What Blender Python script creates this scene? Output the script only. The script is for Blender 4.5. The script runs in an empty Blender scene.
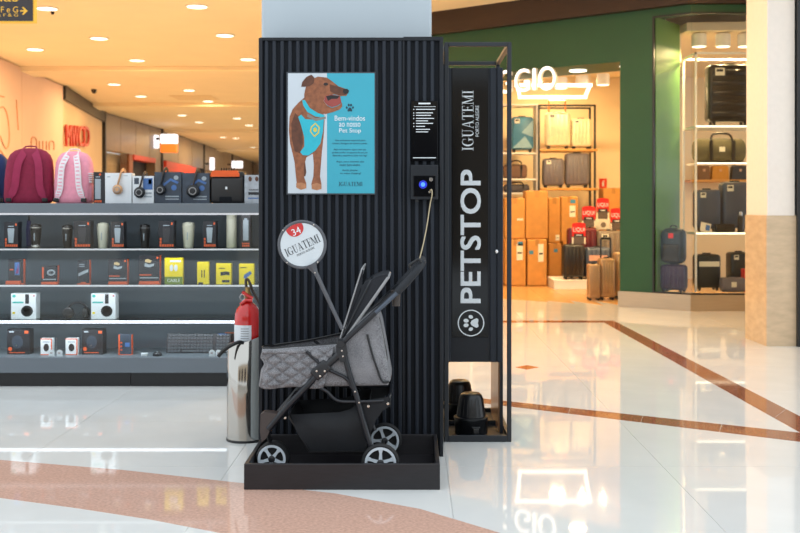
import bpy, bmesh, math, random
from mathutils import Vector, Matrix
random.seed(7)
SC = bpy.context.scene
COL = SC.collection

# ------------------------------------------------------------------ camera
CX, HY, F, CAMZ = 412.0, 205.0, 1050.0, 1.21      # vanishing point, focal length in pixels (800x533 frame)
cam_d = bpy.data.cameras.new('camera'); cam = bpy.data.objects.new('camera', cam_d); COL.objects.link(cam)
cam.location = (0, 0, CAMZ); cam.rotation_euler = (math.pi/2, 0, 0)
cam_d.sensor_width = 36; cam_d.lens = F/800*36
cam_d.shift_x = (400-CX)/800; cam_d.shift_y = -(266.5-HY)/800
cam_d.clip_end = 300; cam_d.dof.use_dof = True; cam_d.dof.focus_distance = 4.85; cam_d.dof.aperture_fstop = 4.5
SC.camera = cam

# ------------------------------------------------------------------ world, large lights, exposure
W = bpy.data.worlds.new('world'); SC.world = W; W.use_nodes = True
W.node_tree.nodes['Background'].inputs[0].default_value = (0.86, 0.94, 1.0, 1)
W.node_tree.nodes['Background'].inputs[1].default_value = 1.6
SC.view_settings.view_transform = 'Standard'; SC.view_settings.look = 'None'
SC.view_settings.gamma = 1; SC.view_settings.use_curve_mapping = False
SC.view_settings.exposure = 0.0
WARM = (1.0, 0.66, 0.31)
WARM_STORE = (1.0, 0.71, 0.34)
def area_lamp(name, loc, size, power, col, rot=(0, 0, 0), shape='DISK', size_y=None, parent=None, spread=None):
    d = bpy.data.lights.new(name, 'AREA'); d.shape = shape; d.size = size; d.energy = power; d.color = col
    if size_y: d.size_y = size_y
    if spread: d.spread = spread
    o = bpy.data.objects.new(name, d); COL.objects.link(o); o.location = loc; o.rotation_euler = rot
    if parent: o.parent = parent
    return o

# ------------------------------------------------------------------ helpers
def P(x, y, Y): return Vector(((x-CX)*Y/F, Y, CAMZ-(y-HY)*Y/F))
def PX(x, Y): return (x-CX)*Y/F
def PZ(y, Y): return CAMZ-(y-HY)*Y/F
def G(x, y): Y = CAMZ*F/(y-HY); return ((x-CX)*Y/F, Y)
def lin(c):
    c = c/255.0
    return c/12.92 if c <= 0.04045 else ((c+0.055)/1.055)**2.4
def C(r, g, b): return (lin(r), lin(g), lin(b), 1)
MATS = {}
def mat(name, col, rough=0.5, metal=0.0, var=0.06, scale=20, bump=0.0, bscale=None, coat=0.0, stretch=None, spec=0.5, rnd=0.0):
    if name in MATS: return MATS[name]
    m = bpy.data.materials.new(name); m.use_nodes = True; nt = m.node_tree; b = nt.nodes['Principled BSDF']
    tc = nt.nodes.new('ShaderNodeTexCoord'); mp = nt.nodes.new('ShaderNodeMapping'); nz = nt.nodes.new('ShaderNodeTexNoise')
    nt.links.new(tc.outputs['Object'], mp.inputs[0]); nt.links.new(mp.outputs[0], nz.inputs['Vector'])
    if stretch: mp.inputs['Scale'].default_value = stretch
    nz.inputs['Scale'].default_value = scale; nz.inputs['Detail'].default_value = 3
    r = nt.nodes.new('ShaderNodeValToRGB')
    r.color_ramp.elements[0].position = .3; r.color_ramp.elements[1].position = .7
    r.color_ramp.elements[0].color = tuple(max(0, x*(1-var)) for x in col[:3])+(1,)
    r.color_ramp.elements[1].color = tuple(min(1, x*(1+var)) for x in col[:3])+(1,)
    nt.links.new(nz.outputs[0], r.inputs[0])
    out = r.outputs[0]
    if rnd:
        oi = nt.nodes.new('ShaderNodeObjectInfo'); hs = nt.nodes.new('ShaderNodeHueSaturation')
        mr = nt.nodes.new('ShaderNodeMapRange'); mr.inputs[3].default_value = 1-rnd; mr.inputs[4].default_value = 1+rnd
        nt.links.new(oi.outputs['Random'], mr.inputs[0]); nt.links.new(mr.outputs[0], hs.inputs['Value']); nt.links.new(out, hs.inputs['Color']); out = hs.outputs[0]
    nt.links.new(out, b.inputs['Base Color'])
    b.inputs['Roughness'].default_value = rough; b.inputs['Metallic'].default_value = metal
    b.inputs['Coat Weight'].default_value = coat; b.inputs['Coat Roughness'].default_value = .04
    b.inputs['Specular IOR Level'].default_value = spec
    if bump:
        bp = nt.nodes.new('ShaderNodeBump'); bp.inputs['Strength'].default_value = bump; bp.inputs['Distance'].default_value = .01
        if bscale:
            n2 = nt.nodes.new('ShaderNodeTexNoise'); n2.inputs['Scale'].default_value = bscale; nt.links.new(mp.outputs[0], n2.inputs['Vector'])
            nt.links.new(n2.outputs[0], bp.inputs['Height'])
        else: nt.links.new(nz.outputs[0], bp.inputs['Height'])
        nt.links.new(bp.outputs[0], b.inputs['Normal'])
    MATS[name] = m; return m
def emit(name, col, strength):
    if name in MATS: return MATS[name]
    m = bpy.data.materials.new(name); m.use_nodes = True; nt = m.node_tree; b = nt.nodes['Principled BSDF']
    nz = nt.nodes.new('ShaderNodeTexNoise'); nz.inputs['Scale'].default_value = 3
    mr = nt.nodes.new('ShaderNodeMapRange'); mr.inputs[3].default_value = strength*.95; mr.inputs[4].default_value = strength*1.05
    nt.links.new(nz.outputs[0], mr.inputs[0]); nt.links.new(mr.outputs[0], b.inputs['Emission Strength'])
    b.inputs['Emission Color'].default_value = tuple(col[:3])+(1,); b.inputs['Base Color'].default_value = tuple(x*.5 for x in col[:3])+(1,)
    MATS[name] = m; return m
def glass(name, tint=(1, 1, 1, 1), refl=1.0):
    if name in MATS: return MATS[name]
    m = bpy.data.materials.new(name); m.use_nodes = True; nt = m.node_tree
    nt.nodes.remove(nt.nodes['Principled BSDF']); out = nt.nodes['Material Output']
    t = nt.nodes.new('ShaderNodeBsdfTransparent'); t.inputs[0].default_value = tint
    g = nt.nodes.new('ShaderNodeBsdfGlossy'); g.inputs['Roughness'].default_value = .02
    fr = nt.nodes.new('ShaderNodeFresnel'); fr.inputs[0].default_value = 1.6
    mu = nt.nodes.new('ShaderNodeMath'); mu.operation = 'MULTIPLY'; mu.inputs[1].default_value = refl
    nt.links.new(fr.outputs[0], mu.inputs[0])
    mx = nt.nodes.new('ShaderNodeMixShader'); nt.links.new(mu.outputs[0], mx.inputs[0])
    nt.links.new(t.outputs[0], mx.inputs[1]); nt.links.new(g.outputs[0], mx.inputs[2]); nt.links.new(mx.outputs[0], out.inputs[0])
    MATS[name] = m; return m

def frames(pts):
    ts = []
    for i in range(len(pts)):
        a = pts[max(0, i-1)]; b = pts[min(len(pts)-1, i+1)]
        ts.append((b-a).normalized())
    up = Vector((0, 0, 1)) if abs(ts[0].z) < .9 else Vector((0, 1, 0))
    n = (up-ts[0]*up.dot(ts[0])).normalized(); out = []
    for t in ts:
        n = (n-t*n.dot(t)).normalized(); out.append((n, t.cross(n)))
    return out
def spline(pts, k=6):
    pts = [Vector(p) for p in pts]; out = []
    for i in range(len(pts)-1):
        p0 = pts[max(0, i-1)]; p1 = pts[i]; p2 = pts[i+1]; p3 = pts[min(len(pts)-1, i+2)]
        for j in range(k):
            t = j/k
            out.append(.5*((2*p1)+(p2-p0)*t+(2*p0-5*p1+4*p2-p3)*t*t+(3*p1-p0-3*p2+p3)*t**3))
    out.append(pts[-1]); return out
class MB:
    def __init__(s, off=(0, 0, 0)): s.v = []; s.f = []; s.m = []; s.k = 0; s.off = Vector(off)
    def mi(s, k): s.k = k; return s
    def add(s, vs, fs):
        b = len(s.v); s.v += [Vector(v) for v in vs]
        for f in fs: s.f.append([i+b for i in f]); s.m.append(s.k)
        return s
    def box(s, x0, x1, y0, y1, z0, z1):
        return s.add([(x0,y0,z0),(x1,y0,z0),(x1,y1,z0),(x0,y1,z0),(x0,y0,z1),(x1,y0,z1),(x1,y1,z1),(x0,y1,z1)],
                     [(0,3,2,1),(4,5,6,7),(0,1,5,4),(1,2,6,5),(2,3,7,6),(3,0,4,7)])
    def rbox(s, x0, x1, y0, y1, z0, z1, r=.005, seg=2):
        r = min(r, .49*min(abs(x1-x0), abs(y1-y0), abs(z1-z0)))
        bm = bmesh.new(); bmesh.ops.create_cube(bm, size=1)
        for v in bm.verts: v.co = Vector(((x0+x1)/2+v.co.x*(x1-x0), (y0+y1)/2+v.co.y*(y1-y0), (z0+z1)/2+v.co.z*(z1-z0)))
        bmesh.ops.bevel(bm, geom=bm.edges[:], offset=r, segments=seg, profile=.5, affect='EDGES')
        bm.verts.index_update(); vs = [v.co.copy() for v in bm.verts]; fs = [[v.index for v in f.verts] for f in bm.faces]; bm.free()
        return s.add(vs, fs)
    def tube(s, pts, r, n=8, closed=False, flat=1.0):
        pts = [Vector(p) for p in pts]; fr = frames(pts); vs = []; fs = []
        for i, p in enumerate(pts):
            ri = r[i] if isinstance(r, (list, tuple)) else r
            for j in range(n):
                a = 2*math.pi*j/n
                vs.append(p+fr[i][0]*math.cos(a)*ri+fr[i][1]*math.sin(a)*ri*flat)
        L = len(pts)
        for i in range(L if closed else L-1):
            k = (i+1) % L
            for j in range(n): fs.append((i*n+j, i*n+(j+1) % n, k*n+(j+1) % n, k*n+j))
        if not closed: fs.append(list(range(n))[::-1]); fs.append([(L-1)*n+j for j in range(n)])
        return s.add(vs, fs)
    def lathe(s, prof, c=(0, 0, 0), axis='z', n=24, cap=True):
        c = Vector(c); vs = []; fs = []
        for r, h in prof:
            for j in range(n):
                a = 2*math.pi*j/n; x, y = r*math.cos(a), r*math.sin(a)
                vs.append(c+(Vector((x, y, h)) if axis == 'z' else Vector((x, h, y)) if axis == 'y' else Vector((h, x, y))))
        for i in range(len(prof)-1):
            for j in range(n): fs.append((i*n+j, i*n+(j+1) % n, (i+1)*n+(j+1) % n, (i+1)*n+j))
        if cap: fs.append(list(range(n))); fs.append([(len(prof)-1)*n+j for j in range(n)])
        return s.add(vs, fs)
    def prism(s, pts, y0, y1, fn=None):
        n = len(pts); fn = fn or (lambda x, z, y: (x, y, z))
        vs = [fn(p[0], p[1], y0) for p in pts]+[fn(p[0], p[1], y1) for p in pts]
        fs = [list(range(n)), list(range(2*n-1, n-1, -1))]+[(i, (i+1) % n, n+(i+1) % n, n+i) for i in range(n)]
        return s.add(vs, fs)
    def slab(s, pts, z0, z1):       # polygon in XY
        return s.prism(pts, z0, z1, lambda x, y, z: (x, y, z))
    def patch(s, vf, o, ux, vy, d=None):   # unit-square shapes onto a plane
        o, ux, vy = Vector(o), Vector(ux), Vector(vy)
        return s.add([o+ux*a+vy*b for a, b in vf[0]], vf[1])
    def build(s, name, mats, parent=None, smooth=None):
        me = bpy.data.meshes.new(name); me.from_pydata([v-s.off for v in s.v], [], s.f)
        if not isinstance(mats, (list, tuple)): mats = [mats]
        for m in mats: me.materials.append(m)
        me.polygons.foreach_set('material_index', s.m)
        bm = bmesh.new(); bm.from_mesh(me); bmesh.ops.recalc_face_normals(bm, faces=bm.faces[:]); bm.to_mesh(me); bm.free()
        if smooth is not None:
            me.polygons.foreach_set('use_smooth', [True]*len(me.polygons)); me.set_sharp_from_angle(angle=math.radians(smooth))
        me.update()
        o = bpy.data.objects.new(name, me); COL.objects.link(o)
        if parent: o.parent = parent
        return o
def tag(o, label, cat, group=None):
    o['label'] = label; o['category'] = cat
    if group: o['group'] = group
    return o
def thing(name, label, cat, loc=(0, 0, 0), rz=0, group=None):
    o = bpy.data.objects.new(name, None); COL.objects.link(o); o.location = loc; o.rotation_euler = (0, 0, rz); o.empty_display_size = .05
    return tag(o, label, cat, group)
def struct(o, label=None):
    o['kind'] = 'structure'
    if label: o['label'] = label
    return o
def ecopy(o, parent=None):
    c = o.copy(); COL.objects.link(c); c.parent = parent
    return c

# ---- lettering
_tc = {}
def txt(s):
    if s in _tc: return _tc[s]
    cu = bpy.data.curves.new('t', 'FONT'); cu.body = s; cu.fill_mode = 'BOTH'; cu.resolution_u = 4
    ob = bpy.data.objects.new('t', cu); COL.objects.link(ob); bpy.context.view_layer.update()
    dg = bpy.context.evaluated_depsgraph_get(); me = bpy.data.meshes.new_from_object(ob.evaluated_get(dg))
    vs = [(v.co.x, v.co.y) for v in me.vertices]; fs = [list(p.vertices) for p in me.polygons]
    bpy.data.objects.remove(ob); bpy.data.curves.remove(cu); bpy.data.meshes.remove(me)
    _tc[s] = norm(vs, fs); return _tc[s]
def norm(vs, fs):
    x0 = min(v[0] for v in vs); x1 = max(v[0] for v in vs); y0 = min(v[1] for v in vs); y1 = max(v[1] for v in vs)
    return ([((a-x0)/(x1-x0), (b-y0)/(y1-y0)) for a, b in vs], fs)
def serif(s):
    vs, fs = [], []; cur = 0
    R = lambda a, b, c, d: [(a, c), (b, c), (b, d), (a, d)]
    L = {
     'I': (.34, [R(.10,.24,0,1), R(0,.34,0,.04), R(0,.34,.96,1)]),
     'T': (.70, [R(.28,.42,0,1), R(.18,.52,0,.04), R(0,.70,.95,1), R(0,.035,.76,1), R(.665,.70,.76,1)]),
     'E': (.62, [R(.10,.24,0,1), R(0,.60,0,.045), R(0,.58,.955,1), R(.24,.46,.48,.52), R(.44,.47,.38,.62), R(.55,.58,.76,1), R(.58,.61,0,.26)]),
     'U': (.78, [R(.10,.24,.3,1), R(.60,.64,.3,1), R(0,.34,.96,1), R(.48,.78,.96,1)]),
     'A': (.80, [[(.36,1),(.42,1),(.10,0),(.055,0)], [(.36,1),(.44,1),(.74,0),(.58,0)], R(.2,.56,.32,.36), R(0,.2,0,.04), R(.48,.82,0,.04)]),
     'M': (1.0, [R(.12,.16,0,1), [(.08,1),(.26,1),(.56,.02),(.48,.02)], [(.48,.02),(.52,.02),(.86,1),(.80,1)], R(.76,.90,0,1), R(.02,.26,0,.04), R(.66,1.0,0,.04), R(0,.2,.96,1), R(.8,1.0,.96,1)]),
     'G': (.84, [R(.60,.74,.06,.42), R(.50,.84,.40,.44), R(.68,.72,.66,.95)]),
    }
    for ch in s:
        w, ps = L[ch]; ps = list(ps)
        if ch == 'G':
            n = 18
            for i in range(n):
                a0 = math.radians(42+(318-42)*i/n); a1 = math.radians(42+(318-42)*(i+1)/n)
                q = lambda a: ((.42+.42*math.cos(a), .5+.5*math.sin(a)), (.46+.30*math.cos(a), .5+.46*math.sin(a)))
                (o0, i0), (o1, i1) = q(a0), q(a1); ps.append([o0, o1, i1, i0])
        if ch == 'U':
            n = 12
            for i in range(n):
                a0 = math.pi+math.pi*i/n; a1 = math.pi+math.pi*(i+1)/n
                q = lambda a: ((.37+.27*math.cos(a), .3+.3*math.sin(a)), (.42+.18*math.cos(a), .3+.25*math.sin(a)))
                (o0, i0), (o1, i1) = q(a0), q(a1); ps.append([o0, o1, i1, i0])
        for p in ps:
            b = len(vs); vs += [(x+cur, y) for x, y in p]; fs.append(list(range(b, b+len(p))))
        cur += w+.08
    return norm(vs, fs)
def disc2(n=24): return ([(.5+.5*math.cos(2*math.pi*i/n), .5+.5*math.sin(2*math.pi*i/n)) for i in range(n)], [list(range(n))])
def fit(mb, vf, x0, x1, y0, y1, Y):     # lettering filling a frontal pixel box at depth Y
    a = P(x0, y1, Y); mb.patch(vf, a, (PX(x1, Y)-PX(x0, Y), 0, 0), (0, 0, PZ(y0, Y)-PZ(y1, Y)))
PAW = None
def paw():
    vs, fs = [], []
    def el(cx, cy, rx, ry, rot=0, n=16):
        b = len(vs)
        for i in range(n):
            a = 2*math.pi*i/n; x, y = rx*math.cos(a), ry*math.sin(a)
            vs.append((cx+x*math.cos(rot)-y*math.sin(rot), cy+x*math.sin(rot)+y*math.cos(rot)))
        fs.append(list(range(b, b+n)))
    el(.12,.52,.11,.15,.3); el(.36,.83,.12,.17,.1); el(.64,.83,.12,.17,-.1); el(.88,.52,.11,.15,-.3)
    b = len(vs); vs.extend([(.5,.55),(.64,.47),(.74,.3),(.8,.14),(.72,.02),(.6,.03),(.5,.07),(.4,.03),(.28,.02),(.2,.14),(.26,.3),(.36,.47)]); fs.append(list(range(b, b+12)))
    return norm(vs, fs)
# ------------------------------------------------------------------ materials
CEIL = mat('ceiling_paint', C(246,228,196), .75, var=.02, scale=1.5)
TILE = mat('white_stone_tile', C(222,222,220), .03, var=.03, scale=3.5, rnd=.01, spec=.46)
GROUT = mat('grout', C(224,224,222), .5)
GRAN = mat('rosy_granite', C(208,168,150), .05, var=.15, scale=75, spec=.46, rnd=.04)
BROWN = mat('brown_granite', C(150,92,66), .05, var=.2, scale=60, spec=.46, rnd=.04)
COLM = mat('column_paint', C(178,188,195), .6, var=.02, scale=2)
GREEN = mat('green_paint', C(19,74,48), .5, var=.04, scale=3)
DKWOOD = mat('dark_wood', C(46,28,20), .5, var=.2, scale=6, stretch=(1, 1, 12))
PINKW = mat('blush_wall', C(228,192,170), .7, var=.03, scale=1.2)
BEIGEW = mat('beige_wall', C(226,196,158), .7, var=.03, scale=1.2)
TAUPE = mat('taupe_cladding', C(128,110,92), .4, var=.08, scale=4)
DARK = mat('dark_metal', C(22,18,17), .4, var=.1)
STEELK = mat('kerb_metal', C(176,160,138), .28, metal=.6, var=.05, scale=4, stretch=(1, 1, 20))
MARBLE = mat('marble_cladding', C(206,180,148), .25, var=.1, scale=7, stretch=(1, 1, 3))
PILW = mat('pillar_paint', C(238,226,214), .6, var=.02)
STOREW = mat('store_wall', C(240,220,186), .7, var=.03, scale=2)
WOODF = mat('store_wood_floor', C(206,156,98), .25, var=.14, scale=5, stretch=(2, 14, 1))
GLASS = glass('shop_glass', (.97, .985, .98, 1), .35)
DLITE = emit('downlight_glow', (1, .9, .7), 3.5)
WHITEM = mat('white_metal', C(236,232,224), .4, var=.02)
BLACKM = mat('black_metal', C(24,25,28), .35, var=.1)
LEDW = emit('led_white', (.93, .95, 1.0), 0.42)
LEDWARM = emit('led_warm', (1, .86, .62), 3.2)
SIGNW = emit('sign_white', (1, .93, .82), 1.8)

# ------------------------------------------------------------------ floor
fl = struct(MB().box(-14, 14, -1, 72, -.06, -.005).build('floor', GROUT), 'glossy white stone mall floor with granite bands')
tile0 = None
for i in range(-8, 7):
    for j in range(1, 17):
        if tile0 is None:
            tile0 = MB().box(.0009, .9991, .0009, .9991, -.02, 0).build('tile', TILE, fl); t = tile0
        else: t = ecopy(tile0, fl)
        t.location = (i+.16, j-.14, 0)
MB().box(-14, 14, 16.87, 72, -.02, -.0005).build('far_floor_tiles', TILE, fl)['kind'] = 'stuff'
# curved rosy granite band (nearest), cut into pieces
upper = [(-260,441),(-120,449),(0,460),(122,470),(245,483.5),(335,493.5),(420,509),(500,533),(560,556),(640,600)]
lower = [(-260,466),(-120,482),(0,498),(75,508),(150,519.5),(220,533),(300,552),(380,578),(450,612),(520,660)]
for k in range(len(upper)-1):
    a, b, c, d = G(*upper[k]), G(*upper[k+1]), G(*lower[k+1]), G(*lower[k])
    MB().slab([a, b, c, d], -.01, .0008).build('granite_piece', GRAN, fl)
def band(quads, nm='granite_strip'):
    for q in quads: MB().slab([G(*p) for p in q], -.01, .0008).build(nm, BROWN, fl)
def lerp2(a, b, t): return (a[0]+(b[0]-a[0])*t, a[1]+(b[1]-a[1])*t)
def strip(p0, p1, q0, q1, n, zt=.0008):    # p: upper edge, q: lower edge, in image
    gp0, gp1, gq0, gq1 = G(*p0), G(*p1), G(*q0), G(*q1)
    for i in range(n):
        t0, t1 = i/n, (i+1)/n-.0008
        MB().slab([lerp2(gp0, gp1, t0), lerp2(gp0, gp1, t1), lerp2(gq0, gq1, t1), lerp2(gq0, gq1, t0)], -.01, zt).build('granite_strip', BROWN, fl)
strip((440,394), (900,443.5), (440,398), (900,454), 6)
strip((615,321.4), (920,478), (602,321.4), (920,500), 8, .0012)
strip((440,320.7), (616,320.7), (440,322.6), (603,322.6), 3, .0016)
MB().slab([G(515,367.3), G(527,365.2), G(539,367.3), G(527,369.6)], -.01, .0008).build('granite_inlay', BROWN, fl)

# ------------------------------------------------------------------ mall ceiling
CH = 3.80
mb = MB().box(-14, 14, 8.6, 75, CH, CH+.3)
ce = struct(mb.build('ceiling', CEIL), 'warm lit plaster mall ceiling')
for y0, w in ((19.6, .9), (26.6, 1.2), (36, 1.4), (48, 1.6)):
    MB().box(-12, 3, y0, y0+w, CH-.09, CH+.02).build('ceiling_beam', CEIL, ce)
MB().box(-14, 14, 8.3, 8.6, CH-.05, CH+.9).build('atrium_edge', CEIL, ce)
v = MB()
vc = P(195, 97.5, 26.2*0+2719.5/(205-97.5)); v.box(vc.x-.5, vc.x+.5, vc.y-.5, vc.y+.5, CH-.012, CH+.01)
v.build('air_grille', mat('grille', C(232,208,170), .6), ce)
DL = None
dl_pts = [(47,8),(197,6),(99,38),(35,49),(225,35),(137,60),(248,59),(114,84),(141,96),(189,90),(208,101),(182,115),(199,122),(237,118),(249,125),(225,134),(236,138),(253,147)]
loc = {0:'beside the hanging sign',1:'nearest the column at the top edge',2:'low over the blush wall',3:'above the blush wall hoarding'}
dl_lab = ['round lit downlight just right of the hanging yellow and black sign','round lit downlight at top edge of the photo above the speaker and headphones',
 'round lit downlight below and right of the hanging sign','round lit downlight leftmost of all, under the hanging sign','round lit downlight up left of the column, second from top on the right side',
 'round lit downlight just in front of the first ceiling beam','round lit downlight beside the ribbed panel, in front of the first beam','round lit downlight closest to the red lettered shop wall, behind the first beam',
 'round lit downlight right of the ceiling camera, behind the first beam','round lit downlight left of the ceiling air grille','round lit downlight right of the ceiling air grille',
 'round lit downlight just beyond the second beam, left one','round lit downlight beyond the second beam above the white and orange sign','round lit downlight in upper right of the far corridor row',
 'round lit downlight beside the ribbed panel in the far corridor','small far downlight over the corridor, left of the last pair','small far downlight over the corridor, right of the last pair','tiny farthest downlight beside the ribbed panel']
def downlight(x, y, lab, power):
    global DL
    r = thing('downlight', lab, 'downlight', (x, y, CH), 0, 'round ceiling downlights')
    if DL is None:
        a = MB().lathe([(.13,0),(.15,-.002),(.152,-.014),(.132,-.016),(.128,-.004)], n=24, cap=False).build('trim_ring', WHITEM, r, 40)
        b = MB().lathe([(.13,-.004),(.13,-.012)], n=24).build('diffuser', DLITE, r)
        DL = (a, b)
    else:
        for o in DL: ecopy(o, r)
    area_lamp('downlight_lamp', (0, 0, -.03), .24, power, WARM, parent=r)
for (x, y), lb in zip(dl_pts, dl_lab):
    Y = (CH-CAMZ)*F/(HY-y); downlight(PX(x, Y), Y, lb, 50)
for x, y in ((1.2, 9.6), (3.2, 9.8), (-1.2, 10.6), (-4.6, 9.8)):  # unseen downlights added to throw warm light on the floor
    downlight(x, y, 'added unseen downlight over the floor, '+{1.2:'in front of the store opening',3.2:'in front of the store window',-1.2:'behind the column',-4.6:'behind the counter'}[x], 60)
for x, y, lb in ((-6.5, 52, 'added far downlight at the end of the corridor, left'), (-4.2, 56, 'added far downlight at the end of the corridor, right'), (-7.2, 40, 'added far downlight close to the shopfront signs')):  # extra downlights added to brighten the dark far end of the corridor
    downlight(x, y, lb, 110)
# smoke detectors / camera
for (x, y) in ((52.5,11.5),(167.5,74.5)):
    Y = (CH-CAMZ)*F/(HY-y); z = CH
    tag(MB((PX(x,Y),Y,z)).lathe([(.025,0),(.025,-.02),(.018,-.04),(.0,-.04)], (PX(x,Y),Y,z), n=12).build('sprinkler_head', DARK), 'small dark sprinkler head beside the first downlight' if x < 100 else 'small dark sprinkler head below first ceiling beam', 'sprinkler')
for o in bpy.data.objects:
    if o.name.startswith('sprinkler_head'): o.location = (PX(52.5, 2719.5/193.5), 2719.5/193.5, CH) if '.' not in o.name else (PX(167.5, 2719.5/130.5), 2719.5/130.5, CH)
Y = 2719.5/(205-89.5)
sc = thing('security_camera', 'small dark dome camera on ceiling above the red lettered wall', 'camera', (PX(94, Y), Y, CH))
MB().lathe([(.06,0),(.06,-.04),(.0,-.04)], n=14).build('mount', BLACKM, sc, 40)
MB().lathe([(.05,-.04),(.045,-.07),(.025,-.09),(0,-.095)], n=14).build('dome', mat('smoked_dome', C(20,18,18), .1), sc, 40)

# hanging wayfinding sign
YS = 9.2
sg = thing('hanging_sign', 'dark hanging direction sign with yellow letters and arrow at top left corner', 'sign', tuple(P(-20, 22, YS)))
L0 = P(-20, 22, YS); YEL = mat('sign_yellow', C(250,196,60), .4)
m = MB(L0).box(PX(-90,YS), PX(34.5,YS), YS, YS+.06, PZ(22.5,YS), PZ(-60,YS)); m.build('edge_frame', YEL, sg)
m = MB(L0).box(PX(-90,YS), PX(33,YS), YS-.004, YS, PZ(21,YS), PZ(-60,YS)); m.build('face', mat('sign_face', C(52,46,50), .4), sg)
m = MB(L0)
fit(m, txt('nas F e G'), -12, 18, 6.5, 12.5, YS-.006); fit(m, txt('nonas F & G'), -14, 18, 13.5, 16.5, YS-.006)
fit(m, txt('onas'), -16, 18, -4.5, 1.5, YS-.006)
m.prism([(PX(a,YS), PZ(b,YS)) for a, b in ((20.5,10.3),(24.5,10.3),(22.3,7.6),(23.6,6.9),(28,11),(23.6,15.1),(22.3,14.4),(24.5,11.7),(20.5,11.7))], YS-.007, YS-.005)
m.build('lettering', YEL, sg)
for x in (-70, 10):
    MB(L0).tube([P(x, -60, YS+.03), (PX(x,YS), YS+.03, CH)], .01, 6).build('hanger_rod', DARK, sg)

# ------------------------------------------------------------------ left shop walls (corridor)
def wallpts(x, y): Y = (CH-CAMZ)*F/(HY-y); return (PX(x, Y), Y)
WP = [(-6.55, 9.0), wallpts(0,57), wallpts(63,85), wallpts(104,111.5), wallpts(162,128.6), wallpts(204,144), wallpts(232,154), wallpts(252.6,161.6), wallpts(275,170)]
wl = struct(bpy.data.objects.new('wall_left', None)); COL.objects.link(wl); wl['label'] = 'row of shopfronts down the left side of the corridor'
def wseg(name, a, b, z0, z1, m, off0=0.0, off1=.25, t0=0, t1=1, parent=wl):
    a, b = Vector(a), Vector(b); d = (b-a).normalized(); n = Vector((-d.y, d.x))   # n points to -x (into the shop)
    p, q = a+(b-a)*t0, a+(b-a)*t1
    return MB().slab([p+n*off0, q+n*off0, q+n*off1, p+n*off1], z0, z1).build(name, m, parent)
def wpt(a, b, t, off, z):
    a, b = Vector(a), Vector(b); d = (b-a).normalized(); n = Vector((-d.y, d.x)); p = a+(b-a)*t+n*off; return Vector((p.x, p.y, z))
LINE = mat('drawn_line', C(206,152,118), .7)
wseg('hoarding_panel', WP[0], WP[1], 0, CH-.02, PINKW, t1=.5); wseg('hoarding_panel', WP[0], WP[1], 0, CH-.02, PINKW, t0=.501)
wseg('hoarding_panel', WP[1], WP[2], 0, CH-.02, PINKW, t1=.30); wseg('hoarding_panel', WP[1], WP[2], 0, CH-.02, PINKW, t0=.303)
def on_wall(pl, a, b):   # image points -> points on the vertical wall through a, b
    out = []
    a, b = Vector(a), Vector(b); d = b-a
    for x, y in pl:
        k = (x-CX)/F
        t = (k*a.y-a.x)/(d.x-k*d.y); p = a+d*t; out.append(Vector((p.x+.01, p.y-.01, CAMZ-(y-HY)*p.y/F)))
    return out
for pl in ([(0,108),(3,107),(6,112),(8,122),(9,136),(8,146),(5,148),(2,142),(0,136)], [(0,150),(4,156),(9,162),(12,172)], [(16,100),(17,115),(18,130)], [(-6,100),(-2,96),(4,97)]):
    MB().tube(spline(on_wall(pl, WP[1], WP[2]), 4), .012, 5).build('drawn_line', LINE, wl)
LINE2 = mat('script_line', C(196,140,110), .7)
mb = MB(); mb.tube(spline(on_wall([(31,149),(31,140),(33,137),(36,140),(36,150)], WP[1], WP[2]), 4), .014, 5)
for x in (39, 42.5, 46): mb.tube(on_wall([(x,141),(x,150)], WP[1], WP[2]), .012, 5)
mb.tube(spline(on_wall([(49,150),(49,143),(51.5,141),(53.5,143),(53.5,150)], WP[1], WP[2]), 4), .014, 5); mb.build('script_lettering', LINE2, wl)
# shop with red letters
wseg('wall_panel', WP[2], WP[3], 0, CH-.3, BEIGEW, .02, .25); wseg('shop_fascia', WP[2], WP[3], CH-.3, CH-.02, DARK, -.06, .25)
wseg('shop_post', WP[2], WP[3], 0, CH-.02, DARK, -.07, .25, .965, 1)
REDL = mat('red_letters', C(196,52,30), .4)
lt = thing('shop_letters', 'red shop letters mounted on beige wall behind the pink backpack', 'sign', tuple(wpt(WP[2], WP[3], .3, 0, 2.4)))
o4 = on_wall([(64,146),(88,146),(64,126)], WP[2], WP[3])
for s, x0, x1 in (('M',64.5,69.5),('W',70,76.5),('C',77,82),('D',82.5,88)):
    a = on_wall([(x0,146.3+(x0-64)*.02),(x1,146.5),(x0,124.5+(x0-64)*.10)], WP[2], WP[3])
    ux, vz = a[1]-a[0], Vector((0,0,a[2].z-a[0].z)); mb = MB(lt.location); dd = Vector((.06,-.035,0))
    mb.patch(txt(s), a[0]+dd, ux, vz); 
    # give it depth
    n0 = len(mb.v); mb.add([v-dd for v in mb.v[:n0]], [f[::-1] for f in mb.f])
    from collections import Counter
    ec = Counter(frozenset((f[i], f[(i+1) % len(f)])) for f in mb.f[:len(mb.f)//2] for i in range(len(f)))
    mb.add([], [])
    for e, c in ec.items():
        if c == 1: i, j = tuple(e); mb.f.append([i, j, j+n0, i+n0]); mb.m.append(0)
    mb.build('letter', REDL, lt)
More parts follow.
